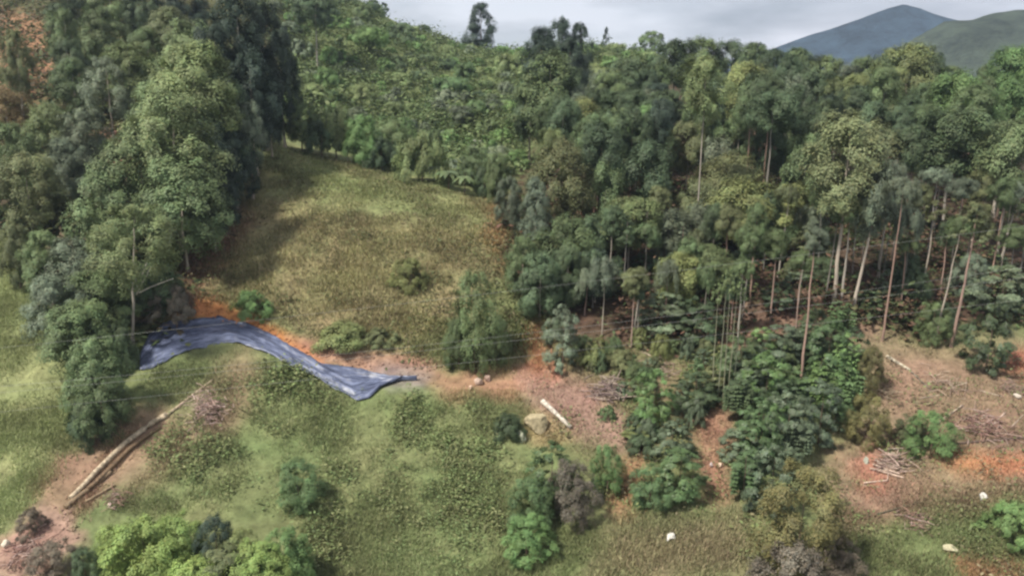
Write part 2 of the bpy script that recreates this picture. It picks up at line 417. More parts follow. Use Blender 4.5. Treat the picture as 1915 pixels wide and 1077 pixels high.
GRASS_LOW = (0.140, 0.160, 0.070)
ZONES = [  # outline, feather px, colour, strength
 ([(-600,420),(20,430),(70,520),(110,640),(150,760),(140,850),(60,930),(20,1000),(-600,1100)], 25, (0.200,0.222,0.100), 1.0),      # pasture
 ([(430,330),(480,262),(560,275),(650,305),(760,335),(870,365),(945,385),(950,470),(900,560),(830,650),(700,650),(600,640),(520,610),(440,570),(350,600),(350,480),(390,400)], 18, (0.205,0.182,0.092), 1.0),   # cut field
 ([(470,262),(560,275),(650,305),(760,335),(870,365),(900,420),(700,400),(560,360),(480,330)], 30, (0.170,0.195,0.082), 0.8),
 ([(360,400),(440,380),(460,430),(420,520),(380,580),(330,600),(340,500)], 22, (0.17,0.085,0.06), 0.85),                          # red strip by forest
 ([(925,385),(945,385),(950,470),(930,500),(915,450)], 14, (0.27,0.15,0.07), 0.8),
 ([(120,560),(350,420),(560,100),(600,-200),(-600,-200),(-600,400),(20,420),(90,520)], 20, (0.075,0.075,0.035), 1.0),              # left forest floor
 ([(-100,25),(60,25),(105,70),(92,170),(60,190),(0,180),(-100,180)], 10, (0.27,0.155,0.09), 1.0),
 ([(190,240),(300,240),(310,330),(220,340)], 14, (0.20,0.10,0.075), 0.9),
 ([(560,120),(530,250),(620,285),(720,315),(940,370),(1000,300),(1240,250),(1260,90),(900,60),(600,-100)], 15, (0.13,0.155,0.065), 1.0), # scrub hill
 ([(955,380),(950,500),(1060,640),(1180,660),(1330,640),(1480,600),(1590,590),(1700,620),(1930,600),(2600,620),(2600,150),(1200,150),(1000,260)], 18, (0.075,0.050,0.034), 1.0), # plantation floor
 ([(1330,640),(1480,560),(1600,540),(1660,620),(1560,660),(1400,690)], 25, (0.19,0.11,0.085), 0.8),
 ([(1590,600),(1700,640),(1800,650),(1930,640),(2400,640),(2400,900),(1900,900),(1800,880),(1700,930),(1590,1000),(1540,900),(1620,760)], 34, (0.215,0.150,0.100), 0.95), # bare slope
 ([(1060,640),(1180,660),(1330,660),(1420,760),(1380,940),(1330,930),(1290,800),(1180,790),(1160,930),(1100,860),(1060,830),(960,760),(980,680)], 34, (0.17,0.125,0.075), 0.7),
 ([(1580,850),(1900,850),(2300,880),(2300,960),(1900,940),(1720,960),(1600,1000)], 30, (0.220,0.150,0.100), 0.75),
 ([(345,600),(362,568),(410,565),(460,585),(530,618),(590,650),(650,670),(600,690),(520,650),(420,612)], 9, (0.40,0.165,0.068), 0.95),   # orange cut bank
 ([(560,640),(650,650),(760,665),(830,680),(850,720),(760,720),(700,705),(620,690)], 12, (0.28,0.165,0.115), 0.95),
 ([(700,690),(760,690),(830,705),(810,735),(740,735)], 12, (0.21,0.185,0.18), 0.6),
 ([(810,715),(880,695),(960,690),(1040,660),(1040,700),(1010,735),(900,745),(850,755)], 15, (0.30,0.17,0.11), 0.85),
 ([(1000,600),(1040,620),(1035,690),(1000,700),(985,650)], 14, (0.30,0.13,0.075), 0.75),
 ([(960,700),(1080,710),(1150,770),(1200,830),(1140,830),(1060,810),(1000,760)], 18, (0.27,0.175,0.135), 0.9),
 ([(955,800),(1000,770),(1060,790),(1060,820),(990,835)], 12, (0.29,0.235,0.12), 0.8),
 ([(1155,860),(1190,820),(1200,930),(1160,980),(1140,940)], 12, (0.30,0.16,0.095), 0.8),
 ([(1300,770),(1370,770),(1360,850),(1360,940),(1330,950),(1310,900)], 16, (0.27,0.15,0.10), 0.8),
 ([(1750,850),(1800,840),(1920,850),(2100,860),(2100,890),(1900,892),(1780,880)], 14, (0.36,0.17,0.09), 0.75),
 ([(1590,870),(1640,830),(1660,900),(1620,930)], 14, (0.30,0.15,0.10), 0.8),
 ([(1800,1050),(1900,1050),(1930,1080),(1820,1100)], 12, (0.34,0.18,0.10), 0.7),
 ([(1880,660),(1930,650),(1930,720),(1890,710)], 12, (0.26,0.11,0.07), 0.8),
 ([(60,930),(110,850),(160,850),(230,770),(310,760),(340,800),(260,850),(200,920),(150,980),(80,1000)], 18, (0.27,0.165,0.115), 0.85),  # red soil by logs
 ([(20,1010),(70,940),(140,950),(160,1010),(100,1077),(-40,1120),(-60,1060)], 16, (0.28,0.18,0.14), 0.9),
 ([(180,880),(330,770),(420,700),(470,660),(500,700),(430,790),(330,860),(250,930)], 28, (0.225,0.165,0.105), 0.8),
 ([(1160,980),(1400,960),(1420,1080),(1120,1090)], 40, (0.215,0.175,0.105), 0.8),
]
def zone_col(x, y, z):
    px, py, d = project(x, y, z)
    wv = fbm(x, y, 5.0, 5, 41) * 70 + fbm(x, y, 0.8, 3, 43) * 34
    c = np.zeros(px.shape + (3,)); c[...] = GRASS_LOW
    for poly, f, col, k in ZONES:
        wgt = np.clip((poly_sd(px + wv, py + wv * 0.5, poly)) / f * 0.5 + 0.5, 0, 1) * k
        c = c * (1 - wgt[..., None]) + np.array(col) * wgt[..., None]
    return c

# terrain sheet
us = np.concatenate((np.linspace(-1.0, -0.72, 20)[:-1], np.linspace(-0.72, 0.72, 430), np.linspace(0.72, 1.0, 20)[1:]))
ys = np.concatenate((np.exp(np.linspace(math.log(24), math.log(125), 470)), np.exp(np.linspace(math.log(125), math.log(340), 170))[1:], np.exp(np.linspace(math.log(340), math.log(2400), 40))[1:]))
U, YY = np.meshgrid(us, ys, indexing='ij')
X = U * YY; Z = H(X, YY)
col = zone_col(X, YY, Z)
n1_ = fbm(X, YY, 1.3, 3, 61)[..., None]; n2_ = fbm(X, YY, 6, 3, 71)[..., None]
near_ = np.clip((180 - YY) / 80, 0.2, 1)[..., None]
g3 = np.clip(fbm(X, YY, 3.2, 4, 81) * 2.2, -1, 1)[..., None] * near_
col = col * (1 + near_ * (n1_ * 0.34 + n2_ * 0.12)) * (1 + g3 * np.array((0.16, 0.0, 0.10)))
gi = np.arange(X.size).reshape(X.shape)
Fq = np.stack((gi[:-1, :-1], gi[1:, :-1], gi[1:, 1:], gi[:-1, 1:]), -1).reshape(-1, 4)
m, t, b = mat('hillside_ground')
a_ = t.nodes.new('ShaderNodeAttribute'); a_.attribute_name = 'leaf'
tcn = t.nodes.new('ShaderNodeTexCoord')
ns = t.nodes.new('ShaderNodeTexNoise'); ns.inputs['Scale'].default_value = 1.1; ns.inputs['Detail'].default_value = 8; ns.inputs['Roughness'].default_value = 0.68
t.links.new(tcn.outputs['Object'], ns.inputs['Vector'])
mrn = t.nodes.new('ShaderNodeMapRange'); mrn.inputs['From Min'].default_value = 0.3; mrn.inputs['From Max'].default_value = 0.7
mrn.inputs['To Min'].default_value = 0.6; mrn.inputs['To Max'].default_value = 1.4
t.links.new(ns.outputs['Fac'], mrn.inputs['Value'])
hsn = t.nodes.new('ShaderNodeHueSaturation'); t.links.new(a_.outputs['Color'], hsn.inputs['Color']); t.links.new(mrn.outputs[0], hsn.inputs['Value'])
t.links.new(hsn.outputs[0], b.inputs['Base Color']); b.inputs['Roughness'].default_value = 0.95; b.inputs['Specular IOR Level'].default_value = 0.1
bpn = t.nodes.new('ShaderNodeBump'); bpn.inputs['Strength'].default_value = 0.5; bpn.inputs['Distance'].default_value = 0.25
t.links.new(ns.outputs['Fac'], bpn.inputs['Height']); t.links.new(bpn.outputs[0], b.inputs['Normal'])
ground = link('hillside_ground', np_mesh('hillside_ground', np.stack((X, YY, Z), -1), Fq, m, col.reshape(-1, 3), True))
ground['kind'] = 'structure'

# far mountains: solid ridges standing on the far ground
def mountain(name, ridge, Y, back, seed, colr, n=160, rows=40, nz=8):
    px = np.linspace(ridge[0][0], ridge[-1][0], n); py = np.interp(px, [r[0] for r in ridge], [r[1] for r in ridge])
    V = np.zeros((n, rows * 2, 3))
    for i in range(n):
        p = at(px[i], py[i], Y)
        zt = p.z + fbm(np.array(px[i]), np.array(0.0), 60, 4, seed) * nz
        zb = float(base_h(p.x, Y)) - 25
        for j in range(rows * 2):
            s = j / (rows - 1) if j < rows else 1 - (j - rows + 1) / rows
            fy = Y - back * (1 - s) if j < rows else Y + back * (1 - s)
            z = zb + (zt - zb) * (s ** 0.85)
            x = p.x
            z += (1 - abs(2 * s - 1) ** 2) * float(fbm(np.array(x + fy * 0.3), np.array(fy * 0.35), back * 0.34, 5, seed + 3)) * back * 0.30
            V[i, j] = (x, fy, z)
    gi = np.arange(n * rows * 2).reshape(n, rows * 2)
    Fq = np.stack((gi[:-1, :-1], gi[1:, :-1], gi[1:, 1:], gi[:-1, 1:]), -1).reshape(-1, 4)
    m, t, b = mat(name)
    tc = t.nodes.new('ShaderNodeTexCoord'); ns = t.nodes.new('ShaderNodeTexNoise'); ns.inputs['Scale'].default_value = 0.014; ns.inputs['Detail'].default_value = 12; ns.inputs['Roughness'].default_value = 0.78
    t.links.new(tc.outputs['Object'], ns.inputs['Vector'])
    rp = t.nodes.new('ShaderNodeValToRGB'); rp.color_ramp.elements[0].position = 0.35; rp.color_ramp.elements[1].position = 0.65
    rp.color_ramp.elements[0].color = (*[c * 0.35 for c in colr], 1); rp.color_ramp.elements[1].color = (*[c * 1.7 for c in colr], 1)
    t.links.new(ns.outputs['Fac'], rp.inputs['Fac']); t.links.new(rp.outputs[0], b.inputs['Base Color']); b.inputs['Roughness'].default_value = 1
    b.inputs['Specular IOR Level'].default_value = 0.0
    bp = t.nodes.new('ShaderNodeBump'); bp.inputs['Strength'].default_value = 1.0; bp.inputs['Distance'].default_value = 30.0; t.links.new(ns.outputs['Fac'], bp.inputs['Height']); t.links.new(bp.outputs[0], b.inputs['Normal'])
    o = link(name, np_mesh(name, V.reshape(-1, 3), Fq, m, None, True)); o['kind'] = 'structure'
    return o
mountain('mountain', [(1180,190),(1300,130),(1440,92),(1490,76),(1560,52),(1620,30),(1660,17),(1690,10),(1720,16),(1760,30),(1800,42),(1900,70),(2100,110),(2300,180)], 1500, 420, 7, (0.045,0.075,0.105), nz=5)  # blue of distance haze painted into this ridge's own colour
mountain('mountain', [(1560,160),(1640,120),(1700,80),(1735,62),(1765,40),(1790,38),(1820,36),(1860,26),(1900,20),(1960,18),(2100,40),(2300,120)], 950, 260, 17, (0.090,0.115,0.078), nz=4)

# ------------------------------------------------------------------ plants
rnd = random.Random(4)
COL = {
 'mid': (0.132,0.178,0.080), 'light': (0.180,0.225,0.100), 'grey': (0.162,0.195,0.128), 'dark': (0.048,0.070,0.048), 'deep': (0.094,0.132,0.068),
 'yellow': (0.195,0.220,0.086), 'ochre': (0.25,0.185,0.090), 'brown': (0.165,0.140,0.105), 'lush': (0.150,0.235,0.086), 'emerald': (0.118,0.182,0.080),
 'lime': (0.235,0.310,0.095), 'olive': (0.150,0.166,0.078), 'bluegreen': (0.142,0.182,0.110), 'drab': (0.150,0.142,0.060),
}
BARKS = {'pale': (0.44,0.385,0.315), 'pink': (0.38,0.25,0.195), 'grey': (0.24,0.22,0.19), 'brown': (0.16,0.11,0.08), 'green': (0.26,0.26,0.17)}
def jitter(c, v=0.2):
    k = rnd.uniform(1 - v, 1 + v); a = rnd.uniform(-0.035, 0.035)
    return (c[0] * k * (1 + a), c[1] * k, c[2] * k * (1 - a))

STATS = []
def tree(name, cat, label, group, pos, height, width, ch, style, col, bark='pale', tr=None, lean=0.0, trunk=True, crown='crown', stem='trunk', cx=0.0):
    """a plant standing at pos: Empty > trunk, crown"""
    root = link(name, None, None, None, (pos[0], pos[1], pos[2] - 0.15)); root.empty_display_size = 0.5
    tag(root, label, cat, group)
    rz = rnd.uniform(0, 6.283)
    if trunk:
        r = tr if tr else max(0.09, min(0.28, 0.011 * height + 0.02))
        link(stem, rnd.choice(TRUNK), root, jitter(BARKS[bark], 0.12), (0, 0, 0), (0, lean, 0), (r, r, height * (0.93 if ch < height * 0.97 else 0.8)))
    c = link(crown, rnd.choice(CROWN[style]), root, jitter(COL[col]), (math.sin(lean) * (height - ch * 0.5) + cx, 0, height - ch), (0, 0, rz), (width / 2, width / 2, ch / HZ[style]))
    return root

def T_top(px, top, wpx, hpx, Y, style, col, label, group=None, bark='pale', name='eucalyptus_tree', cat='tree', **k):
    """crown top seen at (px, top), crown wpx by hpx photo pixels, standing Y metres ahead"""
    p = at(px, top, Y); g = float(H(p.x, Y)); s = ppm(p); h = p.z - g
    STATS.append((px, top, Y, round(h, 1)))
    if h < hpx * s * 1.12:
        return T_base(px, top + hpx * 1.08, top, wpx, hpx, style, col, label, group, bark, name, cat, **k)
    return tree(name, cat, label, group, (p.x, Y, g), h, wpx * s * 1.08, min(hpx * s * 1.0, h * 0.98), style, col, bark, **k)

def T_base(px, py, top, wpx, hpx, style, col, label, group=None, bark='pale', name='eucalyptus_tree', cat='tree', lean=0.0, **k):
    p = hit(px, py); s = ppm(p); h = (py - top) * s
    return tree(name, cat, label, group, p, h, wpx * s, min(hpx * s, h * 0.98), style, col, bark, lean=lean, **k)

GB = 'eucalyptus trees of the hillside plantation'
def E(px, top, w, h, Y, col, label, style='dome', **k): return T_top(px, top, w, h, Y, style, col, label, GB, **k)
# back row of the plantation against the sky and the mountains
B = 'tall eucalyptus with rounded crown in the topmost row of the plantation, against the '
E(1262,74,88,80,158,'deep', 'tall eucalyptus opening the topmost row, against the pale sky')
E(1312,70,82,85,160,'mid', 'tallest dark eucalyptus of the topmost row, rising into pale sky')
E(1368,76,78,75,158,'deep', 'dark eucalyptus in the topmost row, second one before the mountain foot')
E(1412,80,72,75,156,'mid', 'eucalyptus in the topmost row, beside where the mountain slope begins')
E(1448,92,62,66,150,'deep', 'small crowned eucalyptus in front of the low end of the blue mountain')
E(1495,90,78,76,152,'mid', 'eucalyptus crown before the lower left slope of the blue mountain')
E(1545,104,72,76,150,'light', 'round eucalyptus crown under the middle of the blue mountain slope')
E(1590,122,62,70,146,'grey', 'grey green eucalyptus dipping lowest under the blue mountain peak')
E(1622,106,68,76,148,'mid', 'eucalyptus crown just below the blue mountain peak')
E(1660,100,62,76,150,'deep', 'narrow eucalyptus crown below the peak, beside the broad yellowish one')
E(1703,82,118,105,140,'yellow', 'broad yellowish crowned eucalyptus rising highest in front of the mountains')
E(1748,100,72,86,150,'deep', 'dark eucalyptus behind the broad yellowish crown, before the green hill')
E(1850,118,64,76,148,'mid', 'eucalyptus crown in front of the near green hill, back row')
E(1895,88,98,105,128,'lush', 'big bright green eucalyptus at the frame edge before the green hill')
E(1950,95,95,105,126,'lush', 'bright green eucalyptus cut by the frame edge, back row')
E(1180,110,98,95,150,'deep', 'wide dark eucalyptus crown at the plantation end beside the scrub ridge')
E(1225,120,72,85,150,'mid', 'eucalyptus at the upper plantation corner where sky meets ridge')
E(1125,135,72,95,148,'grey', 'grey green eucalyptus in front of the scrub ridge below the small conifer')
# second rows
E(1400,118,98,112,122,'yellow', 'yellowish domed eucalyptus above the dark gap of bare trunks')
E(1350,140,72,95,135,'deep', 'shaded eucalyptus between two bright domed crowns')
E(1450,140,82,95,130,'mid', 'eucalyptus dome beside the yellowish crown, second row')
E(1478,135,70,105,126,'grey', 'grey green eucalyptus with deep crown in the second row')
E(1532,132,78,90,130,'deep', 'dark eucalyptus dome in the second row under the mountain slope')
E(1572,142,72,92,128,'light', 'light green eucalyptus dome under the mountain, second row')
E(1605,138,66,76,125,'yellow', 'small yellow green eucalyptus crown next to the light second row dome')
E(1650,198,92,66,112,'olive', 'olive flattened eucalyptus crown beside the tall group of dark bare trunks', style='flat')
E(1795,135,104,125,118,'lush', 'vivid green eucalyptus dome in front of the near hill')
E(1842,142,82,95,124,'mid', 'eucalyptus crown filling the gap beside the vivid green dome')
E(1893,138,84,115,108,'lush', 'bright eucalyptus below the big green one at the frame edge')
E(1790,205,142,115,98,'mid', 'very wide eucalyptus crown on a forked trunk above the red earth')
E(1745,240,84,92,103,'olive', 'olive eucalyptus crown leaning against the very wide one')
E(1898,225,112,135,94,'light', 'large eucalyptus with leaning pale trunk near the frame edge', bark='pale')
E(1640,240,122,62,102,'olive', 'flat topped wide olive eucalyptus above the deep dark gap', style='flat')
E(1530,206,88,95,108,'deep', 'eucalyptus crown peeping over the shoulder of the largest one')
E(1510,250,92,125,100,'mid', 'eucalyptus crown joined to the side of the largest one')
E(1325,196,78,95,119,'deep','dark eucalyptus crown low in the gap beside the long pale trunk')
E(1385,214,72,85,114,'mid','eucalyptus crown hanging over the gap of bare trunks')
E(1440,226,84,95,111,'deep','dark eucalyptus crown on the far side of the gap of bare trunks')
E(1480,210,70,90,114,'mid','eucalyptus crown between the gap of bare trunks and the largest tree')
E(1290,228,72,85,112,'olive','olive eucalyptus crown halfway up the long pale trunk')
# mid and lower rows towards the field
E(1030,95,135,165,128,'mid', 'big tall eucalyptus clump below the dark ridge grove', style='tall')
E(990,135,66,125,134,'deep', 'dark slim eucalyptus at the field side of the big tall clump', style='tall')
E(1072,125,66,130,133,'deep', 'dark slim eucalyptus behind the big tall clump, plantation side', style='tall')
E(1095,185,88,105,116,'yellow', 'yellow green round eucalyptus crown with rusty underside')
E(1083,165,64,85,127,'grey', 'grey eucalyptus crown behind the yellow green round one')
E(1160,195,62,75,120,'mid', 'small round eucalyptus crown above the middle of the plantation')
E(1212,168,68,75,128,'grey', 'pale grey green eucalyptus knob, upper middle of the plantation')
E(1214,197,62,75,117,'lush', 'fresh green eucalyptus just below the pale grey knob')
E(1192,226,64,76,109,'lush', 'vivid small eucalyptus crown, heart of the plantation side')
E(1242,236,66,80,111,'mid', 'small eucalyptus crown beside the vivid one')
E(1163,240,72,78,109,'deep', 'dark small eucalyptus left of the vivid one')
E(1140,272,84,95,101,'mid', 'eucalyptus crown behind the large one near the field corner')
E(1045,262,128,165,97,'olive', 'large olive eucalyptus at the upper field corner', style='full', bark='pink')
E(1030,240,56,66,107,'light', 'small pale knob of eucalyptus behind the large olive one')
E(1215,266,98,112,97,'deep', 'dark round eucalyptus dome on a thin white trunk')
E(1130,305,84,125,95,'mid', 'eucalyptus between the large olive one and the dark dome')
E(1178,368,112,95,87,'light', 'light eucalyptus dome low in the plantation, nearest the dark thicket')
E(1250,390,92,88,88,'grey', 'grey green eucalyptus crown beside the low light dome')
E(1110,402,84,95,87,'deep', 'dark eucalyptus crown below the large olive one')
E(1060,402,104,105,89,'mid', 'bushy eucalyptus under the large olive one')
E(1000,330,66,125,103,'grey', 'slim grey green eucalyptus where the field corner meets the trees', style='tall')
E(1338,256,84,66,111,'grey', 'grey umbrella shaped eucalyptus near the long pale trunk', style='flat')
E(1370,286,114,95,103,'olive', 'olive eucalyptus crown with rusty shoulder under the bare trunks gap')
E(1300,335,94,105,97,'olive', 'dull olive eucalyptus crown crossed by the long pale trunk')
E(1390,330,134,115,93,'yellow', 'wide yellowish eucalyptus crown in the middle of the plantation front')
E(1472,345,124,105,92,'yellow', 'yellow green eucalyptus crown touching the largest tree')
E(1435,372,104,95,91,'mid', 'eucalyptus crown between the two wide yellowish ones')
E(1312,378,74,85,93,'grey', 'small grey eucalyptus crown left of the wide yellowish one')
E(1330,458,94,64,82,'light', 'low bright eucalyptus crown above the tall thin bamboo poles')
E(1275,472,86,95,80,'yellow', 'low yellowish eucalyptus with orange top beside the bright low crown')
E(1010,468,98,115,82,'deep', 'dark bushy tree at the plantation corner above the power lines', style='full')
E(978,440,72,105,86,'mid', 'bushy tree hugging the field edge', style='full')
E(1062,460,86,105,82,'deep', 'dark bushy tree next to the plantation corner', style='full')
E(1112,462,94,95,83,'dark', 'very dark bushy tree in the shaded lower plantation', style='full')
E(1835,318,64,56,94,'olive', 'small olive eucalyptus tuft among the trunks by the frame edge')
E(1755,312,52,36,90,'grey', 'tiny grey eucalyptus tuft on a thin straight trunk', style='flat', bark='grey')
E(1665,298,56,40,86,'grey', 'thin eucalyptus with tiny grey tuft over the red earth gap', style='flat', bark='pale')
# ridge grove
GR = 'dark trees of the ridge grove'
for px, top, wd, hh, Y, lb in ((1012,50,72,130,158,'dark rounded tree at the sloping side of the ridge grove'),(1048,34,72,130,160,'tallest dark tree of the ridge grove against the sky'),(1083,42,52,120,162,'dark slim tree at the open side of the ridge grove'),(1066,70,62,120,156,'dark tree low in the ridge grove, over the plantation')):
    T_top(px, top, wd, hh, Y, 'tall', 'dark', lb, GR, 'brown', name='ridge_grove_tree')
T_base(899,98,10,64,84,'tall','dark','lone open crowned dark tree standing on the ridge skyline', None, 'brown', name='skyline_tree')
T_base(1133,100,52,28,44,'cone','dark','small dark conical conifer on the ridge skyline', None, 'brown', name='conifer_tree')
# trunks seen against the dark plantation
T_base(1560,568,214,165,185,'full','olive','largest eucalyptus of the plantation front, tall straight white trunk', GB, 'pale', tr=0.22)
T_base(1572,572,330,70,80,'dome','mid','white trunked eucalyptus standing close behind the largest one', GB, 'pale', tr=0.15)
T_base(1592,592,304,92,125,'dome','grey','grey green eucalyptus with white trunk leaning away from the largest one', GB, 'pale', tr=0.18, lean=0.10)
T_base(1650,638,330,60,50,'flat','grey','very tall thin straight eucalyptus with a small high tuft', GB, 'pink', tr=0.12, lean=0.02)
T_base(1686,575,440,40,30,'flat','mid','short thin eucalyptus pole with small tuft in the dark gap', GB, 'grey', tr=0.08)
T_base(1748,640,400,54,36,'flat','mid','thin eucalyptus with leaning pale stem beside the triangular crown', GB, 'pale', tr=0.11, lean=0.10)
T_base(1779,648,378,88,64,'cone','olive','eucalyptus with triangular olive crown on a reddish trunk', GB, 'pink', tr=0.16, lean=0.05)
T_base(1872,494,330,70,60,'dome','mid','eucalyptus with leaning bright trunk above the low broad shrub', GB, 'pale', tr=0.16, lean=0.08)
T_base(1497,728,420,46,40,'dome','grey','tall pink barked eucalyptus standing in front of the leafy thicket', GB, 'pink', tr=0.13, lean=0.01)
T_base(1482,690,462,42,36,'dome','mid','thinner pink eucalyptus stem behind the tall pink barked one', GB, 'pink', tr=0.09)
T_base(1380,640,480,44,36,'flat','mid','straight thin pale eucalyptus above the bamboo poles', GB, 'pale', tr=0.10)
T_base(1180,652,500,50,44,'dome','olive','thin pinkish eucalyptus stem near the power line crossing', GB, 'pink', tr=0.08)
T_base(1191,640,516,44,40,'dome','deep','thin eucalyptus stem paired with the pinkish one', GB, 'grey', tr=0.07)
T_base(1692,560,470,34,26,'flat','deep','grey snag like eucalyptus with a sparse tuft in deep shade', GB, 'grey', tr=0.07)
T_base(1300,470,118,98,100,'dome','light','bright round crowned eucalyptus on the longest bare pale trunk', GB, 'pale', tr=0.12)
T_base(1226,395,300,60,60,'dome','deep','thin white trunk with a dark crown inside the round dome', GB, 'pale', tr=0.10)
# filler rows deep in the plantation, told apart by nothing
cnt = 0; placed = []
for k in range(6000):
    if cnt >= 75: break
    Y = rnd.uniform(96, 158); u = rnd.uniform(0.02, 0.66); x = u * Y; z = float(H(x, Y)); px, py, d = project(x, Y, z)
    if px < 1040 + max(0, 110 - Y) * 6: continue
    if any((x - a) ** 2 + (Y - b_) ** 2 < 3.2 ** 2 for a, b_ in placed): continue
    lim = 105 if px > 1230 else 150 - (px - 1040) * 0.1
    hmax = (py - lim) * d / F
    h = min(rnd.uniform(13, 18), hmax, 19 if px > 1380 else 13)
    if h < 7: continue
    placed.append((x, Y)); cnt += 1
    far_ = Y > 125
    tree('eucalyptus_tree', 'tree', 'slender eucalyptus half hidden in the deep rows of the plantation' if far_ else 'slender eucalyptus half hidden just behind the plantation front', GB + (', deep rows' if far_ else ', rows behind the front'),
         (x, Y, z), h, rnd.uniform(4.5, 6.5), rnd.uniform(4.5, 6.5), 'dome', rnd.choice(['mid', 'deep', 'deep', 'dark', 'deep', 'mid']), rnd.choice(['pale', 'pink', 'grey', 'brown']), tr=rnd.uniform(0.10, 0.17))  # mostly deep and dark crown colours, painting the shade of gaps between trees

k_ = 0; spots = []
while k_ < 42:
    px, py = rnd.uniform(1090, 1925), rnd.uniform(500, 640)
    if py > 640 - 60 * (px > 1500) or any(abs(px - q) < 13 for q in spots): continue
    k_ += 1; spots.append(px); tp = py - rnd.uniform(120, 215) * (1 if px > 1350 else 0.75)
    T_base(px, py, tp, rnd.uniform(34, 60), rnd.uniform(36, 66), rnd.choice(['dome', 'sparse', 'flat', 'dome']), rnd.choice(['mid', 'olive', 'grey', 'deep']), 'thin bare stemmed young eucalyptus with a small tuft along the plantation front', 'thin young eucalyptus stems along the plantation front', rnd.choice(['pale', 'pink', 'grey']), tr=rnd.uniform(0.065, 0.11), lean=rnd.uniform(-.04, .07))
# bamboo-like poles
for k, (bx, by, tp) in enumerate(((1332,745,520),(1343,748,495),(1352,750,500),(1361,746,505),(1370,742,515))):
    T_base(bx, by, tp, 26, 40, 'sparse', 'light', 'tall thin green pole of the bare bamboo clump over the red bank', 'bamboo poles over the red bank', 'green', name='bamboo_pole', cat='bamboo', tr=0.055, lean=rnd.uniform(-.02, .03))

# left forest
GL = 'trees of the dense grove beside the cut field'
def LF(px, top, wd, h, Y, col, label, style='full', bark='pale', **k): return T_top(px, top, wd, h, Y, style, col, label, GL, bark, name='grove_tree', **k)
LF(310,168,180,200,86,'light','broad sunlit tree in the middle of the grove, bright lobed crown')
LF(252,236,160,190,84,'light','large tree on the open flank of the grove, below the sunlit one')
LF(200,305,140,165,82,'mid','tree at the lower flank of the grove over the small clearing')
LF(332,288,170,180,82,'mid','shaded large tree at the foot of the grove behind the white stemmed one')
LF(392,330,90,100,86,'dark','dark low tree at the grove edge by the reddish ground')
LF(355,78,160,170,96,'light','high sunlit tree with domed crown near the grove top')
LF(296,150,130,150,94,'mid','tree between the two sunlit crowns of the grove')
LF(236,76,118,120,113,'light','fine textured pale tree in the upper grove','fine')
LF(196,104,92,115,110,'grey','pale grey green fine textured tree beside the other pale one','fine')
LF(310,14,94,100,122,'olive','olive tree at the upper edge of the grove')
LF(346,38,104,120,110,'light','sunlit tree just below the upper grove edge')
LF(268,52,74,95,118,'mid','small round tree near the upper grove edge')
LF(115,14,68,85,140,'mid','dark round tree beside the orange earth slope')
LF(187,16,104,100,135,'mid','wide dark tree with pale stem beyond the orange earth slope')
LF(128,72,66,90,126,'deep','tree below the dark round one near the orange earth')
LF(132,110,94,105,118,'mid','rounded tree under the orange earth slope')
LF(22,55,58,115,116,'olive','tree standing before the orange earth slope at the frame edge')
LF(24,168,96,125,106,'ochre','tree with rusty orange top at the frame edge')
LF(84,192,94,125,99,'light','yellow green lumpy tree beside the rusty one')
LF(152,200,96,115,98,'grey','grey green round tree above the small reddish clearing')
LF(38,232,104,145,94,'mid','lumpy tree below the rusty topped one')
LF(66,285,124,145,88,'olive','dull olive tree above the green pasture')
LF(118,258,84,110,92,'grey','grey tree between the olive and the round grey green one')
DK = 'dark'
LF(432,-12,116,190,108,DK,'tall near black tree at the crest of the grove')
LF(482,-2,96,205,112,DK,'tall near black tree next to the crest tree')
LF(520,58,72,175,116,DK,'dark tree at the scrub side of the grove, ragged outline')
LF(398,42,96,185,104,DK,'dark tree behind the high sunlit crown')
LF(466,100,104,155,104,DK,'dark tree low on the shaded flank of the grove')
LF(410,142,114,185,98,'deep','shaded tree in the hollow of the grove')
LF(460,190,66,112,98,'grey','lone grey green tree catching light before the dark grove flank')
LF(382,222,114,165,93,DK,'dark tree filling the shaded heart of the grove')
LF(432,238,92,130,96,DK,'dark tree at the field side of the grove foot')
for px, top, wd, h, Y, c, lb in ((130,-30,90,70,180,'deep','dark tree on the crest beside the tall dark pair'),(210,-35,90,80,175,'mid','tree on the crest over the wide dark tree'),(270,-20,80,80,165,'deep','dark tree on the crest over the small round tree'),(340,-30,90,80,160,'dark','dark tree on the crest next to the near black trees'),(585,-30,90,80,190,'deep','dark tree at the top of the scrub ridge by the frame edge')):
    LF(px, top, wd, h, Y, c, lb)
LF(500,150,60,120,110,DK,'dark slim tree over the upper field corner')
GS = 'bushy trees between the pasture and the tarpaulin'
def LS(px, top, wd, h, Y, col, label, style='full', **k): return T_top(px, top, wd, h, Y, style, col, label, GS, 'brown', name='bushy_tree', **k)
LS(90,430,86,110,80,'mid','bushy tree at the top corner of the pasture')
LS(150,440,124,115,76,'grey','wide grey green bushy tree above the pasture edge')
LS(40,415,66,115,85,'olive','olive bushy tree on the pasture top at the frame edge')
LS(182,502,134,110,73,'mid','bushy tree behind the white stemmed tree')
LS(112,512,114,120,73,'grey','grey green bushy tree along the pasture edge')
LS(152,560,134,130,70,'mid','wide dark bushy tree overhanging the pasture')
LS(192,622,124,150,68,'mid','dark bushy tree at the end of the tarpaulin')
LS(200,692,104,120,65,'mid','lowest bushy tree of the strip, near the felled logs')
LS(298,482,104,100,76,'deep','shaded bushy tree above the tarpaulin end')
LS(322,530,84,60,74,'brown','brownish shaded shrub at the bank over the tarpaulin','bush')
LS(216,440,94,105,78,'mid','bushy tree between the white stemmed tree and the grove')
LS(165,740,80,70,62,'deep','small dark shrub below the strip by the pasture','bush')
LS(225,600,80,90,69,'deep','dark shrub at the foot of the white stemmed tree','bush')
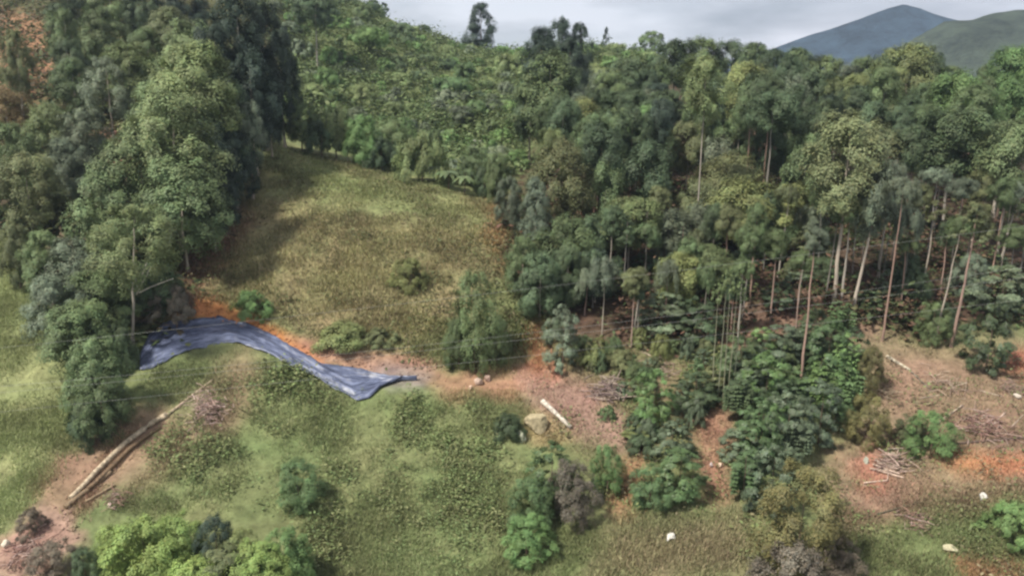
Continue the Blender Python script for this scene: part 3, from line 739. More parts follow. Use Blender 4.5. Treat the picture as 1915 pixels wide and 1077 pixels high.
# white stemmed tree with real limbs
root = T_base(248,642,380,165,140,'fine','light','white stemmed tree with forking pale limbs beside the tarpaulin end', None, 'pale', name='white_stemmed_tree', tr=0.16, lean=0.12)
s_ = ppm(hit(248, 642))
for (x0, z0, x1, z1, r0) in ((16, 96, 52, 150, 0.09), (20, 110, -4, 170, 0.08), (22, 100, 90, 128, 0.07), (30, 130, 60, 190, 0.06)):
    pth = [(x0 * s_ + (x1 - x0) * s_ * t, rnd.uniform(-.15, .15) + t * rnd.uniform(-.6, .6), z0 * s_ + (z1 - z0) * s_ * (t ** 0.85)) for t in (0, .33, .66, 1)]
    link('limb', tube_mesh('limb', pth, [r0, r0 * .8, r0 * .6, r0 * .3], M_BARK, 6), root, (0.46, 0.42, 0.35))

# scrub hillside
GH = {0: ('scrub shrubs high under the ridge', 'shrub in the dense scrub high on the hillside under the ridge'),
      1: ('scrub shrubs of the middle slope', 'shrub in the dense scrub of the middle hillside slope'),
      2: ('scrub shrubs behind the field', 'shrub in the thick scrub just behind the cut field')}
HILL = [(540,100),(530,235),(620,275),(720,305),(930,352),(985,300),(970,180),(1000,125),(1250,130),(1250,90),(900,80),(740,50),(640,-20),(470,-40),(480,60)]
placed = []; tries = 0
while len(placed) < 285 and tries < 20000:
    tries += 1
    Y = math.exp(rnd.uniform(math.log(116), math.log(268))); u = rnd.uniform(-0.33, 0.22); x = u * Y; z = float(H(x, Y)); px, py, d = project(x, Y, z)
    if poly_sd(np.array(px), np.array(py), HILL) < 0: continue
    sz = rnd.uniform(2.4, 4.6) * (0.75 + Y / 420) * rnd.choice([0.7, 0.85, 1.0, 1.0, 1.4, 1.9])
    if any((x - a) ** 2 + (Y - b_) ** 2 < (0.55 * (sz + c_)) ** 2 * 0.55 for a, b_, c_ in placed): continue
    placed.append((x, Y, sz))
    band = 0 if Y > 195 else (1 if Y > 140 else 2)
    tone = rnd.choice(['mid', 'light', 'emerald', 'deep', 'lush', 'grey', 'light', 'lush'])
    word = {'mid': 'mid green', 'light': 'light green', 'olive': 'olive', 'deep': 'dark green', 'lush': 'fresh green', 'grey': 'grey green', 'emerald': 'emerald green'}[tone]
    st = rnd.choice(['bush', 'bush', 'finebush', 'finebush', 'flat'])
    hh = sz * rnd.uniform(0.34, 0.6) * (1.3 if st == 'full' else 1)
    o = link('hillside_shrub', None, None, None, (x, Y, z - 0.2)); tag(o, word + ' ' + GH[band][1], 'shrub', word + ' ' + GH[band][0])
    link('foliage', rnd.choice(CROWN[st]), o, jitter([min(0.34, q * 1.4) for q in COL[tone]], 0.2), (0, 0, 0 if st != 'flat' else hh * 0.2), (0, 0, rnd.uniform(0, 6.28)), (sz / 2, sz / 2, hh / HZ[st]))
    link('stem', TRUNK[0], o, BARKS['brown'], (0, 0, 0), None, (0.08, 0.08, hh * 0.6))
k_ = 0; spots = []
while k_ < 18:
    Y = rnd.uniform(122, 200); u = rnd.uniform(-0.30, 0.05); x = u * Y; z = float(H(x, Y)); px, py, d = project(x, Y, z)
    if poly_sd(np.array(px), np.array(py), HILL) < 8 or any(math.hypot(x - a, Y - b_) < 6 for a, b_ in spots): continue
    spots.append((x, Y)); k_ += 1; hh = rnd.uniform(3.0, 5.0)
    tree('young_tree', 'tree', 'young tree standing above the scrub of the hillside', 'young trees scattered over the scrub hillside', (x, Y, z), hh, hh * rnd.uniform(0.6, 1.0), hh * rnd.uniform(0.5, 0.75), rnd.choice(['dome', 'full', 'flat', 'fine']), rnd.choice(['mid', 'light', 'lush', 'grey', 'deep']), 'grey', tr=0.07)
# bushes and small trees along the top edge of the field
for px, top, wd, h, Y, st, c, lb in (
 (560,185,74,80,117,'full','mid','bushy small tree at the upper field corner beside the dark grove'),
 (598,225,60,50,116,'bush','deep','dark bush at the upper field edge near the pale post'),
 (625,200,70,84,118,'flat','light','flat topped light tree behind the upper field edge'),
 (680,215,74,90,116,'full','lush','fresh green small tree behind the pale post'),
 (715,255,60,60,113,'bush','deep','dark bush in the middle of the field edge hedge'),
 (735,225,84,80,118,'full','light','light rounded small tree over the field edge hedge'),
 (790,250,96,84,116,'bush','light','broad light bush behind the tree ferns'),
 (890,275,70,70,114,'full','mid','bushy tree near the white patch in the scrub'),
 (930,285,60,90,110,'full','mid','narrow bushy tree at the corner of field and plantation'),
 (955,330,56,90,104,'full','grey','grey green bush closing the field corner'),
 (905,310,50,50,108,'bush','deep','dark bush beside the tree ferns')):
    T_top(px, top, wd, h, Y, st, c, lb, 'bushes along the upper field edge', 'brown', name='hedge_tree')
for px, top, wd, Y, lb in ((838,308,64,106,'broad tree fern with arching fronds at the field edge'),(868,318,48,104,'smaller tree fern with drooping fronds beside the broad one'),(812,300,44,110,'tree fern half hidden behind the broad one')):
    T_top(px, top, wd, 26, Y, 'frond', 'mid', lb, 'tree ferns at the field edge', 'brown', name='tree_fern', cat='tree fern', crown='fronds')
T_base(650,300,244,14,12,'sparse','light','thin pale post like trunk at the upper field edge', None, 'pale', name='thin_tree', tr=0.08)

# shrubs and broad leaf plants of the lower slopes
def SH(px, base, top, wd, st, col, label, name='shrub', cat='shrub', group=None, **k):
    if st in ('finebush', 'bush') and (base - top) > 0.8 * wd: st = 'fine'
    return T_base(px, base, top, wd, (base - top), st, col, label, group, 'brown', name=name, cat=cat, tr=0.06, stem='stem', crown='foliage', **k)
SH(888,690,498,92,'fine','mid','tall rounded tree shaped shrub at the field foot above the road cut')
SH(858,688,590,64,'full','mid','darker shrub joined to the tall rounded one, tarpaulin side')
SH(928,682,590,62,'full','mid','dark shrub joined to the tall rounded one, plantation side')
SH(768,532,480,84,'finebush','yellow','lone olive shrub in the middle of the cut field')
SH(470,582,540,76,'bush','lush','bright green shrub just above the orange bank')
SH(640,640,600,110,'bush','yellow','yellow green low shrub above the brown bank')
SH(710,640,612,70,'bush','olive','olive low shrub above the brown bank')
SH(560,945,850,92,'finebush','emerald','round emerald green shrub alone in the lower grass')
SH(275,1100,955,190,'finebush','lime','large lime green shrub at the lower frame edge')
SH(335,1075,950,130,'finebush','lime','lime green shrub behind the large lime one')
SH(410,1075,948,84,'finebush','dark','black green shrub between the lime ones')
SH(425,1120,1010,110,'finebush','olive','dry olive shrub at the frame edge below the black green one')
SH(540,1095,975,100,'finebush','lush','dark sided green shrub at the lower frame edge')
SH(500,1130,1020,120,'finebush','lime','low lime shrub at the frame edge beside the olive one')
SH(225,1060,975,110,'finebush','lime','lime shrub at the pale soil side of the lime thicket')
SH(455,1075,975,80,'finebush','yellow','yellow green shrub between the black green one and the lush one')
SH(370,1140,1030,150,'finebush','lime','low lime shrub cut by the lower frame edge')
SH(110,1090,1000,100,'finebush','brown','dark brownish shrub by the red earth at the frame corner')
SH(300,1050,985,120,'finebush','lime','lime shrub in the heart of the bottom thicket')
SH(485,1120,1000,130,'finebush','lime','lime shrub on the open grass side of the bottom thicket')
SH(560,1090,1000,70,'finebush','lush','small lush shrub ending the bottom thicket toward the open grass')
SH(165,1110,1010,60,'finebush','deep','dark narrow shrub next to the brownish corner one')
SH(60,990,945,60,'finebush','brown','small dry shrub above the corner rubble')
GBR = 'broad leaf plants on the lower slope'
def BR(px, base, top, wd, col, label):
    wd *= 1.1; return SH(px, base, top, wd, rnd.choice(['broad', 'layer', 'layer', 'fine']), col, label, 'broad_leaf_plant', 'plant', GBR)
BR(1030,930,815,84,'emerald','broad leaf plant just below the cream boulder')
BR(995,985,880,84,'emerald','broad leaf plant below the first, beside the dry brown bush')
BR(985,1040,955,94,'lush','lowest lush broad leaf plant beside the dry brown bush')
SH(1068,975,850,96,'finebush','brown','dry grey brown bush between the broad leaf plants')
BR(1135,925,820,60,'lush','slim broad leaf plant beside the red gully')
BR(1215,940,865,80,'emerald','dense broad leaf plant on the open side of the red path')
BR(1270,930,830,100,'emerald','tall dark broad leaf plant between the red gully and the red path')
BR(1255,860,780,70,'bluegreen','grey blue broad leaf plant above the dense dark ones')
BR(1220,800,680,80,'lush','yellow green broad leaf sapling on the bank of the thicket')
BR(1200,740,690,56,'mid','small broad leaf sapling above the thicket')
BR(1052,690,560,64,'grey','grey green broad leaf shrub under the plantation corner')
BR(1040,640,590,50,'bluegreen','small grey broad leaf shrub behind the grey green one')
i = 0
for px, base, top, wd, c, lb in (
 (1440,960,820,90,'bluegreen','bluish broad leaf plant against the olive bush'),
 (1390,930,820,80,'emerald','broad leaf plant at the near edge of the red path'),
 (1420,860,740,90,'emerald','broad leaf plant in the middle of the big thicket'),
 (1470,850,720,90,'bluegreen','bluish broad leaf plant in the big thicket core'),
 (1430,770,650,100,'lush','fresh broad leaf plant on top of the big thicket'),
 (1480,760,680,80,'emerald','broad leaf plant at the foot of the tall pink trunk'),
 (1530,830,700,90,'bluegreen','grey green broad leaf plant at the far flank of the big thicket'),
 (1545,720,590,96,'emerald','tall broad leaf shrub below the largest eucalyptus trunk'),
 (1575,730,600,60,'lush','broad leaf shrub edging the bare slope'),
 (1520,660,570,70,'mid','broad leaf shrub under the twin white trunks'),
 (1380,720,620,80,'mid','broad leaf shrub beside the bamboo poles'),
 (1300,760,690,80,'deep','dark broad leaf shrub on the other side of the bamboo poles'),
 (1560,790,730,70,'emerald','small broad leaf plant at the foot of the tall shrub'),
 (1240,620,540,96,'bluegreen','dark bluish broad leaf shrub under the low eucalyptus crowns'),
 (1300,640,550,90,'deep','dark shrub under the low bright eucalyptus'),
 (1845,690,555,90,'deep','dark broad leaf tree at the head of the bare slope'),
 (1870,580,490,110,'bluegreen','low broad shrub with layered pale leaves at the frame edge'),
 (1700,560,490,70,'deep','dark shrub among the plantation trunks'),
 (1740,640,560,60,'mid','shrub beside the leaning thin stem'),
 (1660,560,500,50,'bluegreen','bluish shrub between thin trunks'),
 (1810,560,470,70,'grey','grey green shrub behind the reddish trunk'),
 (1740,850,760,84,'lush','bright broad shrub above the pale pole stack'),
 (1700,830,770,60,'olive','olive shrub above the pale pole stack')):
    BR(px, base, top, wd, c, lb)
THICK = [(1390,930),(1370,800),(1390,690),(1440,640),(1560,590),(1600,700),(1570,820),(1500,860),(1440,950)]
k_ = 0
while k_ < 26:
    px, py = rnd.uniform(1365, 1600), rnd.uniform(610, 950)
    if poly_sd(np.array(px), np.array(py), THICK) < 0: continue
    k_ += 1
    T_base(px, py, py - rnd.uniform(55, 100), rnd.uniform(60, 95), 80, rnd.choice(['layer', 'layer', 'broad']), rnd.choice(['emerald', 'bluegreen', 'mid', 'lush', 'deep']), 'leafy plant crowded inside the big thicket among larger ones', 'plants crowded in the big thicket', 'brown', name='thicket_plant', cat='plant', tr=0.05, stem='stem', crown='foliage')
SCB = [(1080,660),(1200,640),(1340,640),(1390,720),(1370,770),(1310,780),(1290,850),(1210,870),(1160,830),(1100,720)]
k_ = 0
while k_ < 48:
    px, py = rnd.uniform(1070, 1400), rnd.uniform(620, 880)
    if poly_sd(np.array(px), np.array(py), SCB) < 0: continue
    k_ += 1
    T_base(px, py, py - rnd.uniform(22, 50), rnd.uniform(30, 65), 40, rnd.choice(['bush', 'layer', 'finebush']), rnd.choice(['olive', 'mid', 'emerald', 'yellow', 'deep', 'bluegreen']), 'low mixed shrub on the bank below the plantation', 'low shrubs on the bank below the plantation', 'brown', name='bank_shrub', cat='shrub', tr=0.04, stem='stem', crown='foliage')
k_ = 0
while k_ < 30:
    px, py = rnd.uniform(960, 1925), rnd.uniform(440, 650)
    if poly_sd(np.array(px), np.array(py), [(960,480),(1060,640),(1200,650),(1480,600),(1600,600),(1930,650),(1930,480),(1500,470)]) < 0: continue
    k_ += 1
    T_base(px, py, py - rnd.uniform(30, 75), rnd.uniform(35, 70), 50, rnd.choice(['bush', 'layer', 'full']), rnd.choice(['olive', 'mid', 'deep', 'bluegreen', 'deep']), 'shaded understorey shrub between the plantation trunks', 'understorey shrubs between the plantation trunks', 'brown', name='understorey_shrub', cat='shrub', tr=0.04, stem='stem', crown='foliage')
SH(1492,1060,850,170,'finebush','drab','large rounded olive brown bush standing at the thicket foot')
SH(1470,1130,1000,170,'finebush','brown','dry brown spreading shrub under the large olive bush')
SH(1560,1080,990,90,'finebush','brown','grey brown scrub beside the large olive bush')
SH(1620,830,730,80,'finebush','drab','drooping yellowish shrub on the bare slope')
SH(1625,730,640,60,'finebush','drab','rusty olive shrub at the edge of the bare slope')
SH(1160,690,650,70,'bush','olive','low olive shrub above the grey log heap')
SH(1110,680,640,60,'bush','yellow','yellowish low shrub near the red earth')
SH(950,810,770,70,'bush','deep','dark low shrub left of the cream boulder')
SH(1890,1000,930,110,'finebush','lush','bright green weedy shrub at the frame edge')
SH(1760,610,560,60,'bush','deep','dark low shrub among the leaning stems')

# ------------------------------------------------------------------ ground cover: countless tufts, leaves, litter
def scatter(name, n, polys, size, per, cols, seed, up=1.5, lim=(40, 130), spread=0.35, hgt=0.12, m=M_GRASS, excl=(), elong=1.0, zone=False):
    rng = np.random.default_rng(seed); P_ = []
    for poly in polys:
        pa = np.array(poly); lo = pa.min(0); hi = pa.max(0); got = 0
        while got < n // len(polys):
            Y = np.exp(rng.uniform(math.log(lim[0]), math.log(lim[1]), 40000)); u = rng.uniform(-0.75, 0.75, 40000); x = u * Y
            z = H(x, Y); px, py, d = project(x, Y, z)
            k = (poly_sd(px, py, poly) > 0) & (px > -60) & (px < 1980)
            for e in excl: k &= poly_sd(px, py, e) < -2
            k &= rng.uniform(size=len(x)) < np.clip(0.4 + 3.0 * fbm(x, Y, 4.0, 3, seed) + 2.0 * fbm(x, Y, 0.9, 2, seed + 2), 0.02, 1)
            if k.sum() == 0: break
            P_.append(np.stack((x[k], Y[k], z[k]), 1)); got += k.sum()
    p = np.concatenate(P_)[:n * 2]; p = p[rng.permutation(len(p))[:n]]
    nn = len(p)
    sc = rng.uniform(0.6, 1.5, nn) * (0.7 + 1.2 * (fbm(p[:, 0], p[:, 1], 2.2, 2, seed + 5) + 0.5))
    ci = rng.integers(0, len(cols), nn); base = np.array(cols)[ci]
    PP = np.repeat(p, per, 0) + rng.normal(size=(nn * per, 3)) * np.array((spread * elong, spread, 0)) * np.repeat(sc, per)[:, None]
    PP[:, 2] = H(PP[:, 0], PP[:, 1]) + np.abs(rng.normal(size=nn * per)) * hgt * np.repeat(sc, per) + 0.03
    s = size * np.repeat(sc, per) * rng.uniform(0.6, 1.3, nn * per)
    if zone:                                   # grass: narrow leaning blades, rooted in the ground
        az = rng.uniform(0, 6.283, nn * per); tl = rng.uniform(0.2, 1.1, nn * per)
        ax = np.stack((np.cos(az) * tl, np.sin(az) * tl, np.ones(nn * per)), 1); ax /= np.linalg.norm(ax, axis=1, keepdims=True)
        sd3 = np.stack((-np.sin(az), np.cos(az), 0 * az), 1) * (s * 0.16)[:, None]; l3 = ax * (s * 2.2)[:, None]; PP[:, 2] = H(PP[:, 0], PP[:, 1]) - 0.01
        V = np.stack((PP - sd3, PP + sd3, PP + l3 * 0.7 + sd3 * 0.8, PP + l3 - sd3 * 0.2), 1).reshape(-1, 3); Fq = np.arange(4 * nn * per).reshape(-1, 4)
    else:
        nr = rng.normal(size=(nn * per, 3)) * 0.8; nr[:, 2] = np.abs(nr[:, 2]) + up
        V, Fq = quads(PP, nr, s, rng, 0.5)
    if zone: base = zone_col(p[:, 0], p[:, 1], p[:, 2]) * (0.78 + 0.62 * base / base.mean(0))
    lc = np.repeat(base, per, 0) * np.clip(1 + rng.normal(size=(nn * per, 1)) * 0.22, 0.5, 1.6)
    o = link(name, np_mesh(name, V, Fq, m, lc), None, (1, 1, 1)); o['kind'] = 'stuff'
    return o
TARPP = TARP_UP + TARP_LO[::-1]
FIELD = [(430,350),(480,264),(560,277),(650,307),(760,337),(870,367),(945,387),(1060,480),(1060,600),(1000,700),(830,690),(700,650),(600,640),(520,605),(440,565),(360,560),(370,480)]
o = scatter('field_grass', 20000, [FIELD], 0.11, 8, [(0.17,0.18,0.07),(0.21,0.18,0.09),(0.13,0.15,0.055),(0.24,0.20,0.11),(0.10,0.12,0.05)], 3, lim=(70, 116), elong=1.6, zone=True, spread=0.25, hgt=0.10); tag(o, 'mown olive and brown grass tufts on the cut field', 'grass')
LOWER = [(120,1000),(255,740),(280,690),(330,672),(400,650),(440,650),(500,672),(640,750),(700,760),(830,735),(960,730),(1060,830),(1000,900),(1100,990),(1180,960),(1400,960),(1400,1120),(580,1120),(560,960),(200,960),(330,820),(400,740),(300,760)]
o = scatter('slope_grass', 26000, [LOWER], 0.085, 7, [(0.15,0.175,0.06),(0.12,0.155,0.05),(0.19,0.17,0.08),(0.10,0.14,0.045),(0.17,0.19,0.07)], 4, lim=(44, 76), zone=True, spread=0.25, hgt=0.10); tag(o, 'rough green grass and weeds below the tarpaulin', 'grass')
LOWBUSH = [[(480,680),(560,700),(640,760),(560,770)],[(260,840),(450,700),(960,770),(960,1000),(560,960),(330,930)],[(580,960),(900,960),(900,1077),(580,1077)]]
o = scatter('weeds', 1100, LOWBUSH, 0.075, 26, [(0.15,0.20,0.08),(0.17,0.21,0.082),(0.19,0.20,0.09)], 5, lim=(44, 76), hgt=0.2, spread=0.26, m=M_BUSH); tag(o, 'leafy green weed clumps in the lower grass', 'weeds')
PAST = [(-60,470),(20,440),(70,520),(110,640),(150,760),(140,850),(60,930),(20,1000),(-60,1020)]
o = scatter('pasture_grass', 14000, [PAST], 0.075, 6, [(0.19,0.225,0.085),(0.16,0.20,0.07),(0.22,0.235,0.10)], 6, lim=(44, 95), hgt=0.06, zone=True); tag(o, 'smooth bright green pasture grass', 'grass')
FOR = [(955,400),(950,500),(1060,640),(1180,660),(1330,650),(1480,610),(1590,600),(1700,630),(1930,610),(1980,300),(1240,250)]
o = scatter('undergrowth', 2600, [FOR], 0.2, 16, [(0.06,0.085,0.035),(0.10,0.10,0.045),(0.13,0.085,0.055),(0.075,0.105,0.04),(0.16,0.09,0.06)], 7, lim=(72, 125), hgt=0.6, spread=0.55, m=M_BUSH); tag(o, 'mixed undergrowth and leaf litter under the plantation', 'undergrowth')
RS = [(960,690),(1060,650),(1330,650),(1480,610),(1600,600),(1930,640),(1980,900),(1980,1120),(1400,1120),(1380,960),(1150,960),(1060,830)]
o = scatter('slope_weeds', 12000, [RS], 0.075, 7, [(0.12,0.13,0.055),(0.20,0.15,0.09),(0.10,0.125,0.05),(0.17,0.15,0.075),(0.23,0.16,0.11)], 8, lim=(44, 86), hgt=0.16, spread=0.35, zone=True); tag(o, 'weeds and dry litter on the logged slope', 'weeds')
RB = [(1590,960),(1930,900),(1980,1120),(1400,1120)]
o = scatter('low_weeds', 12000, [RB], 0.085, 7, [(0.15,0.175,0.06),(0.17,0.15,0.07),(0.11,0.15,0.05)], 9, lim=(44, 66), zone=True, spread=0.28); tag(o, 'green grass below the logged slope', 'grass')
o = scatter('field_tussocks', 900, [FIELD], 0.10, 30, [(0.11,0.13,0.052),(0.14,0.145,0.06),(0.16,0.13,0.07)], 21, lim=(70, 116), hgt=0.22, spread=0.42, m=M_BUSH, elong=1.5); tag(o, 'scattered dark tussocks and stubble lumps on the cut field', 'tussocks')
RSW = [(960,690),(1060,650),(1330,660),(1600,620),(1930,660),(1980,900),(1980,1120),(1400,1120),(1380,960),(1150,960),(1060,830)]
o = scatter('logged_slope_litter', 420, [RSW], 0.085, 30, [(0.14,0.18,0.07),(0.18,0.20,0.08),(0.20,0.17,0.10)], 22, lim=(44, 86), hgt=0.26, spread=0.38, m=M_BUSH); tag(o, 'low leafy weed patches dotted over the logged slope', 'weeds')
o = scatter('scrub_cover', 7000, [HILL], 0.26, 16, [(0.115,0.160,0.062),(0.14,0.180,0.070),(0.095,0.135,0.052),(0.135,0.160,0.066)], 10, lim=(112, 290), hgt=0.7, spread=0.9, m=M_BUSH); tag(o, 'continuous low scrub cover between the hillside shrubs', 'scrub')
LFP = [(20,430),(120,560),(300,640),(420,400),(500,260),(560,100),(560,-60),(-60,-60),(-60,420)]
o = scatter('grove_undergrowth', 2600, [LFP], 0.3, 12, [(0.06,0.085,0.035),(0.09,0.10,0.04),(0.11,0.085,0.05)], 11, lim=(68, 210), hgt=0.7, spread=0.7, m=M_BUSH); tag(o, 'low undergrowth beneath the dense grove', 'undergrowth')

# earth clods on the cut soil
rg = np.random.default_rng(31); CV = []; CF = []; CC = []
OCT = np.array([(1,0,0),(-1,0,0),(0,1,0),(0,-1,0),(0,0,1),(0,0,-1)], float); OF = np.array([(0,2,4),(2,1,4),(1,3,4),(3,0,4),(2,0,5),(1,2,5),(3,1,5),(0,3,5)])
SOILS = [[(345,600),(362,566),(410,563),(460,583),(530,616),(590,648),(720,680),(700,695),(600,680),(520,640),(412,596),(350,604)], [(560,640),(830,680),(850,730),(760,716),(620,684)], [(810,715),(960,690),(1040,660),(1150,770),(1200,830),(1060,810),(900,745)],
 [(60,930),(110,850),(230,770),(340,790),(260,850),(150,980)], [(1300,770),(1370,770),(1360,940),(1310,900)], [(1590,620),(1930,640),(1930,900),(1600,940)], [(20,1010),(140,950),(160,1010),(-20,1100)], [(1155,860),(1200,830),(1200,930),(1140,940)]]
for poly in SOILS:
    pa = np.array(poly); nn = 0; want = 420 if poly is not SOILS[5] else 700
    while nn < want:
        q = rg.uniform(pa.min(0), pa.max(0), (200, 2)); q = q[poly_sd(q[:, 0], q[:, 1], poly) > 0]
        for a in q[:want - nn]:
            p = hit(*a); r = 0.04 + 0.16 * rg.uniform() ** 4
            v = OCT * r * rg.uniform(0.6, 1.3, (6, 3)); v[:, 2] *= 0.7; an = rg.uniform(0, 6.28)
            v = np.stack((v[:, 0] * math.cos(an) - v[:, 1] * math.sin(an), v[:, 0] * math.sin(an) + v[:, 1] * math.cos(an), v[:, 2]), 1) + np.array(p)
            CF.append(OF + 6 * len(CV)); CV.append(v)
            c = zone_col(np.array([p.x]), np.array([p.y]), np.array([p.z]))[0] * rg.uniform(0.6, 1.25); CC += [c] * 8
        nn += len(q)
o = link('soil_clods', np_mesh('soil_clods', np.concatenate(CV), np.concatenate(CF), M_CLOD, np.array(CC)), None, (1, 1, 1)); tag(o, 'loose clods and stones on the cut red earth', 'soil clods', None, 'stuff')

# ------------------------------------------------------------------ tarpaulin
def resample(P_, n):
    P_ = np.array(P_, float); d = np.concatenate(([0], np.cumsum(np.hypot(*np.diff(P_, axis=0).T)))); s = np.linspace(0, d[-1], n)
    return np.stack((np.interp(s, d, P_[:, 0]), np.interp(s, d, P_[:, 1])), 1)
NL, NW = 170, 22
up = resample(TARP_UP, NL); lo = resample(TARP_LO, NL)
rg = np.random.default_rng(12)
top = np.zeros((NL, NW, 3))
wob = fbm(np.linspace(0, 40, NL), np.zeros(NL), 3.0, 3, 9) * 9
for i_ in range(NL):
    for j in range(NW):
        f = j / (NW - 1); q = lo[i_] * (1 - f) + up[i_] * f
        if j in (0, NW - 1): q = q + np.array((0, wob[i_] * (0.6 if j else 1)))
        top[i_, j] = hit(q[0], q[1])
sL = np.linspace(0, 1, NL)[:, None]; fW = np.linspace(0, 1, NW)[None]
fold = fbm(sL * 26 + 0 * fW, fW * 13 + sL * 9, 2.4, 3, 77) * 0.55 + 0.16 * np.sin(fW * 15 + sL * 14) * np.clip(sL * 2 - 0.5, 0, 1) + fbm(sL * 150 + 0 * fW, fW * 22 + sL * 0, 2.0, 2, 78) * 0.16
edge_r = 0.20 * np.exp(-((fW - 0.04) / 0.06) ** 2) * np.clip(sL * 3 - 0.9, 0, 1) + 0.16 * np.exp(-((fW - 0.55 + sL * 0.25) / 0.06) ** 2) * np.clip(sL * 3 - 1.2, 0, 1)
top[:, :, 2] += 0.14 + np.maximum(fold, -0.12) * (1.35 - 0.6 * sL) + edge_r
bot = top.copy(); bot[:, :, 2] -= 0.03
V = np.concatenate((top.reshape(-1, 3), bot.reshape(-1, 3)))
gi = np.arange(NL * NW).reshape(NL, NW); off = NL * NW
Fq = np.stack((gi[:-1, :-1], gi[1:, :-1], gi[1:, 1:], gi[:-1, 1:]), -1).reshape(-1, 4)
sides = []
for a, b_ in ((gi[:-1, 0], gi[1:, 0]), (gi[1:, -1], gi[:-1, -1]), (gi[0, 1:], gi[0, :-1]), (gi[-1, :-1], gi[-1, 1:])):
    sides.append(np.stack((b_, a, a + off, b_ + off), -1))
m, t, b = mat('blue_grey_plastic')
tc = t.nodes.new('ShaderNodeTexCoord'); ns = t.nodes.new('ShaderNodeTexNoise'); ns.inputs['Scale'].default_value = 1.5; ns.inputs['Detail'].default_value = 8; ns.inputs['Roughness'].default_value = 0.72
uvn = t.nodes.new('ShaderNodeAttribute'); uvn.attribute_name = 'leaf'
mpt = t.nodes.new('ShaderNodeMapping'); mpt.inputs['Scale'].default_value = (10, 13, 1); t.links.new(uvn.outputs['Color'], mpt.inputs['Vector'])
t.links.new(mpt.outputs[0], ns.inputs['Vector'])
rp = t.nodes.new('ShaderNodeValToRGB'); rp.color_ramp.elements[0].position = 0.40; rp.color_ramp.elements[1].position = 0.62
rp.color_ramp.elements[0].color = (0.032, 0.040, 0.074, 1); rp.color_ramp.elements[1].color = (0.165, 0.190, 0.285, 1)
t.links.new(ns.outputs['Fac'], rp.inputs['Fac']); t.links.new(rp.outputs[0], b.inputs['Base Color']); b.inputs['Roughness'].default_value = 0.42; b.inputs['Specular IOR Level'].default_value = 0.4
SF = np.stack((sL + 0 * fW, fW + 0 * sL, 0 * sL + 0 * fW), -1).reshape(-1, 3)
tarp = link('tarpaulin', np_mesh('tarpaulin', V, np.concatenate((Fq, Fq[:, ::-1] + off, *sides)), m, np.concatenate((SF, SF)), True))
tag(tarp, 'long wrinkled blue grey plastic tarpaulin laid along the earth cut', 'tarpaulin')

# ------------------------------------------------------------------ logs, stones, heaps
def log(name, pp, r0, r1, col, label, cat='log', group=None, lift=0.6, m=M_WOOD, z=0.0, ends=True):
    pts_ = []
    for (ax, ay), (bx, by) in zip(pp[:-1], pp[1:]):
        for k in range(4): pts_.append(hit(ax + (bx - ax) * k / 4, ay + (by - ay) * k / 4))
    pts_.append(hit(*pp[-1])); n_ = len(pts_)
    rr = [r0 + (r1 - r0) * i / (n_ - 1) for i in range(n_)]
    zz = np.array([p.z for p in pts_]); zs_ = np.convolve(np.pad(zz, 2, 'edge'), np.ones(5) / 5, 'valid'); sh = max(0, float((zz - zs_).max()) * 0.6)
    if n_ <= 9:                                  # short logs are rigid: straight from end to end, lying on the highest bump
        li = np.linspace(zz[0], zz[-1], n_); sh = max(0.0, float((zz - li).max())); zs_ = li
        a0, a1 = pts_[0].copy(), pts_[-1].copy(); pts_ = [a0.lerp(a1, i / (n_ - 1)) for i in range(n_)]
    org = pts_[n_ // 2].copy()
    path = [(p.x - org.x, p.y - org.y, zs_[i] + sh + rr[i] * lift + z - org.z) for i, p in enumerate(pts_)]
    return tag(link(name, tube_mesh(name, path, rr, m, 8), None, col, org), label, cat, group)
PALE = (0.50, 0.41, 0.28)
log('felled_log', [(398,712),(350,748),(306,784)], 0.09, 0.14, (0.40,0.32,0.21), 'thin pale felled stem reaching up to the twig heap', group='felled logs beside the red earth')
log('felled_log', [(312,778),(270,806),(228,838),(180,886),(132,938)], 0.27, 0.18, (0.46,0.37,0.25), 'long thick pale debarked log lying down the red slope', group='felled logs beside the red earth')
log('felled_log', [(300,800),(240,846),(190,898),(165,920)], 0.17, 0.18, (0.17,0.11,0.06), 'dark barked log lying under the long pale one', group='felled logs beside the red earth')
log('felled_log', [(208,885),(170,915),(122,952)], 0.16, 0.20, (0.24,0.17,0.10), 'short brown log at the lower end of the pale one', group='felled logs beside the red earth')
log('felled_log', [(215,908),(190,922),(160,940)], 0.09, 0.11, (0.30,0.22,0.13), 'short split log lying parallel below the pale one', group='felled logs beside the red earth')
log('pale_plank', [(1014,754),(1040,778),(1068,803)], 0.24, 0.18, (0.52,0.46,0.38), 'whitish broad log slanting beside the cream boulder', lift=0.9)
log('grey_log', [(1115,742),(1135,722),(1158,700)], 0.10, 0.08, (0.36,0.30,0.26), 'pale grey log slanting up the grey branch heap', group='logs of the grey branch heap')
log('grey_log', [(1108,738),(1140,738),(1175,730)], 0.09, 0.07, (0.24,0.17,0.15), 'brown log lying level in the grey branch heap', group='logs of the grey branch heap')
log('grey_log', [(1125,752),(1150,742),(1180,745)], 0.08, 0.06, (0.30,0.22,0.17), 'lowest log of the grey branch heap', group='logs of the grey branch heap')
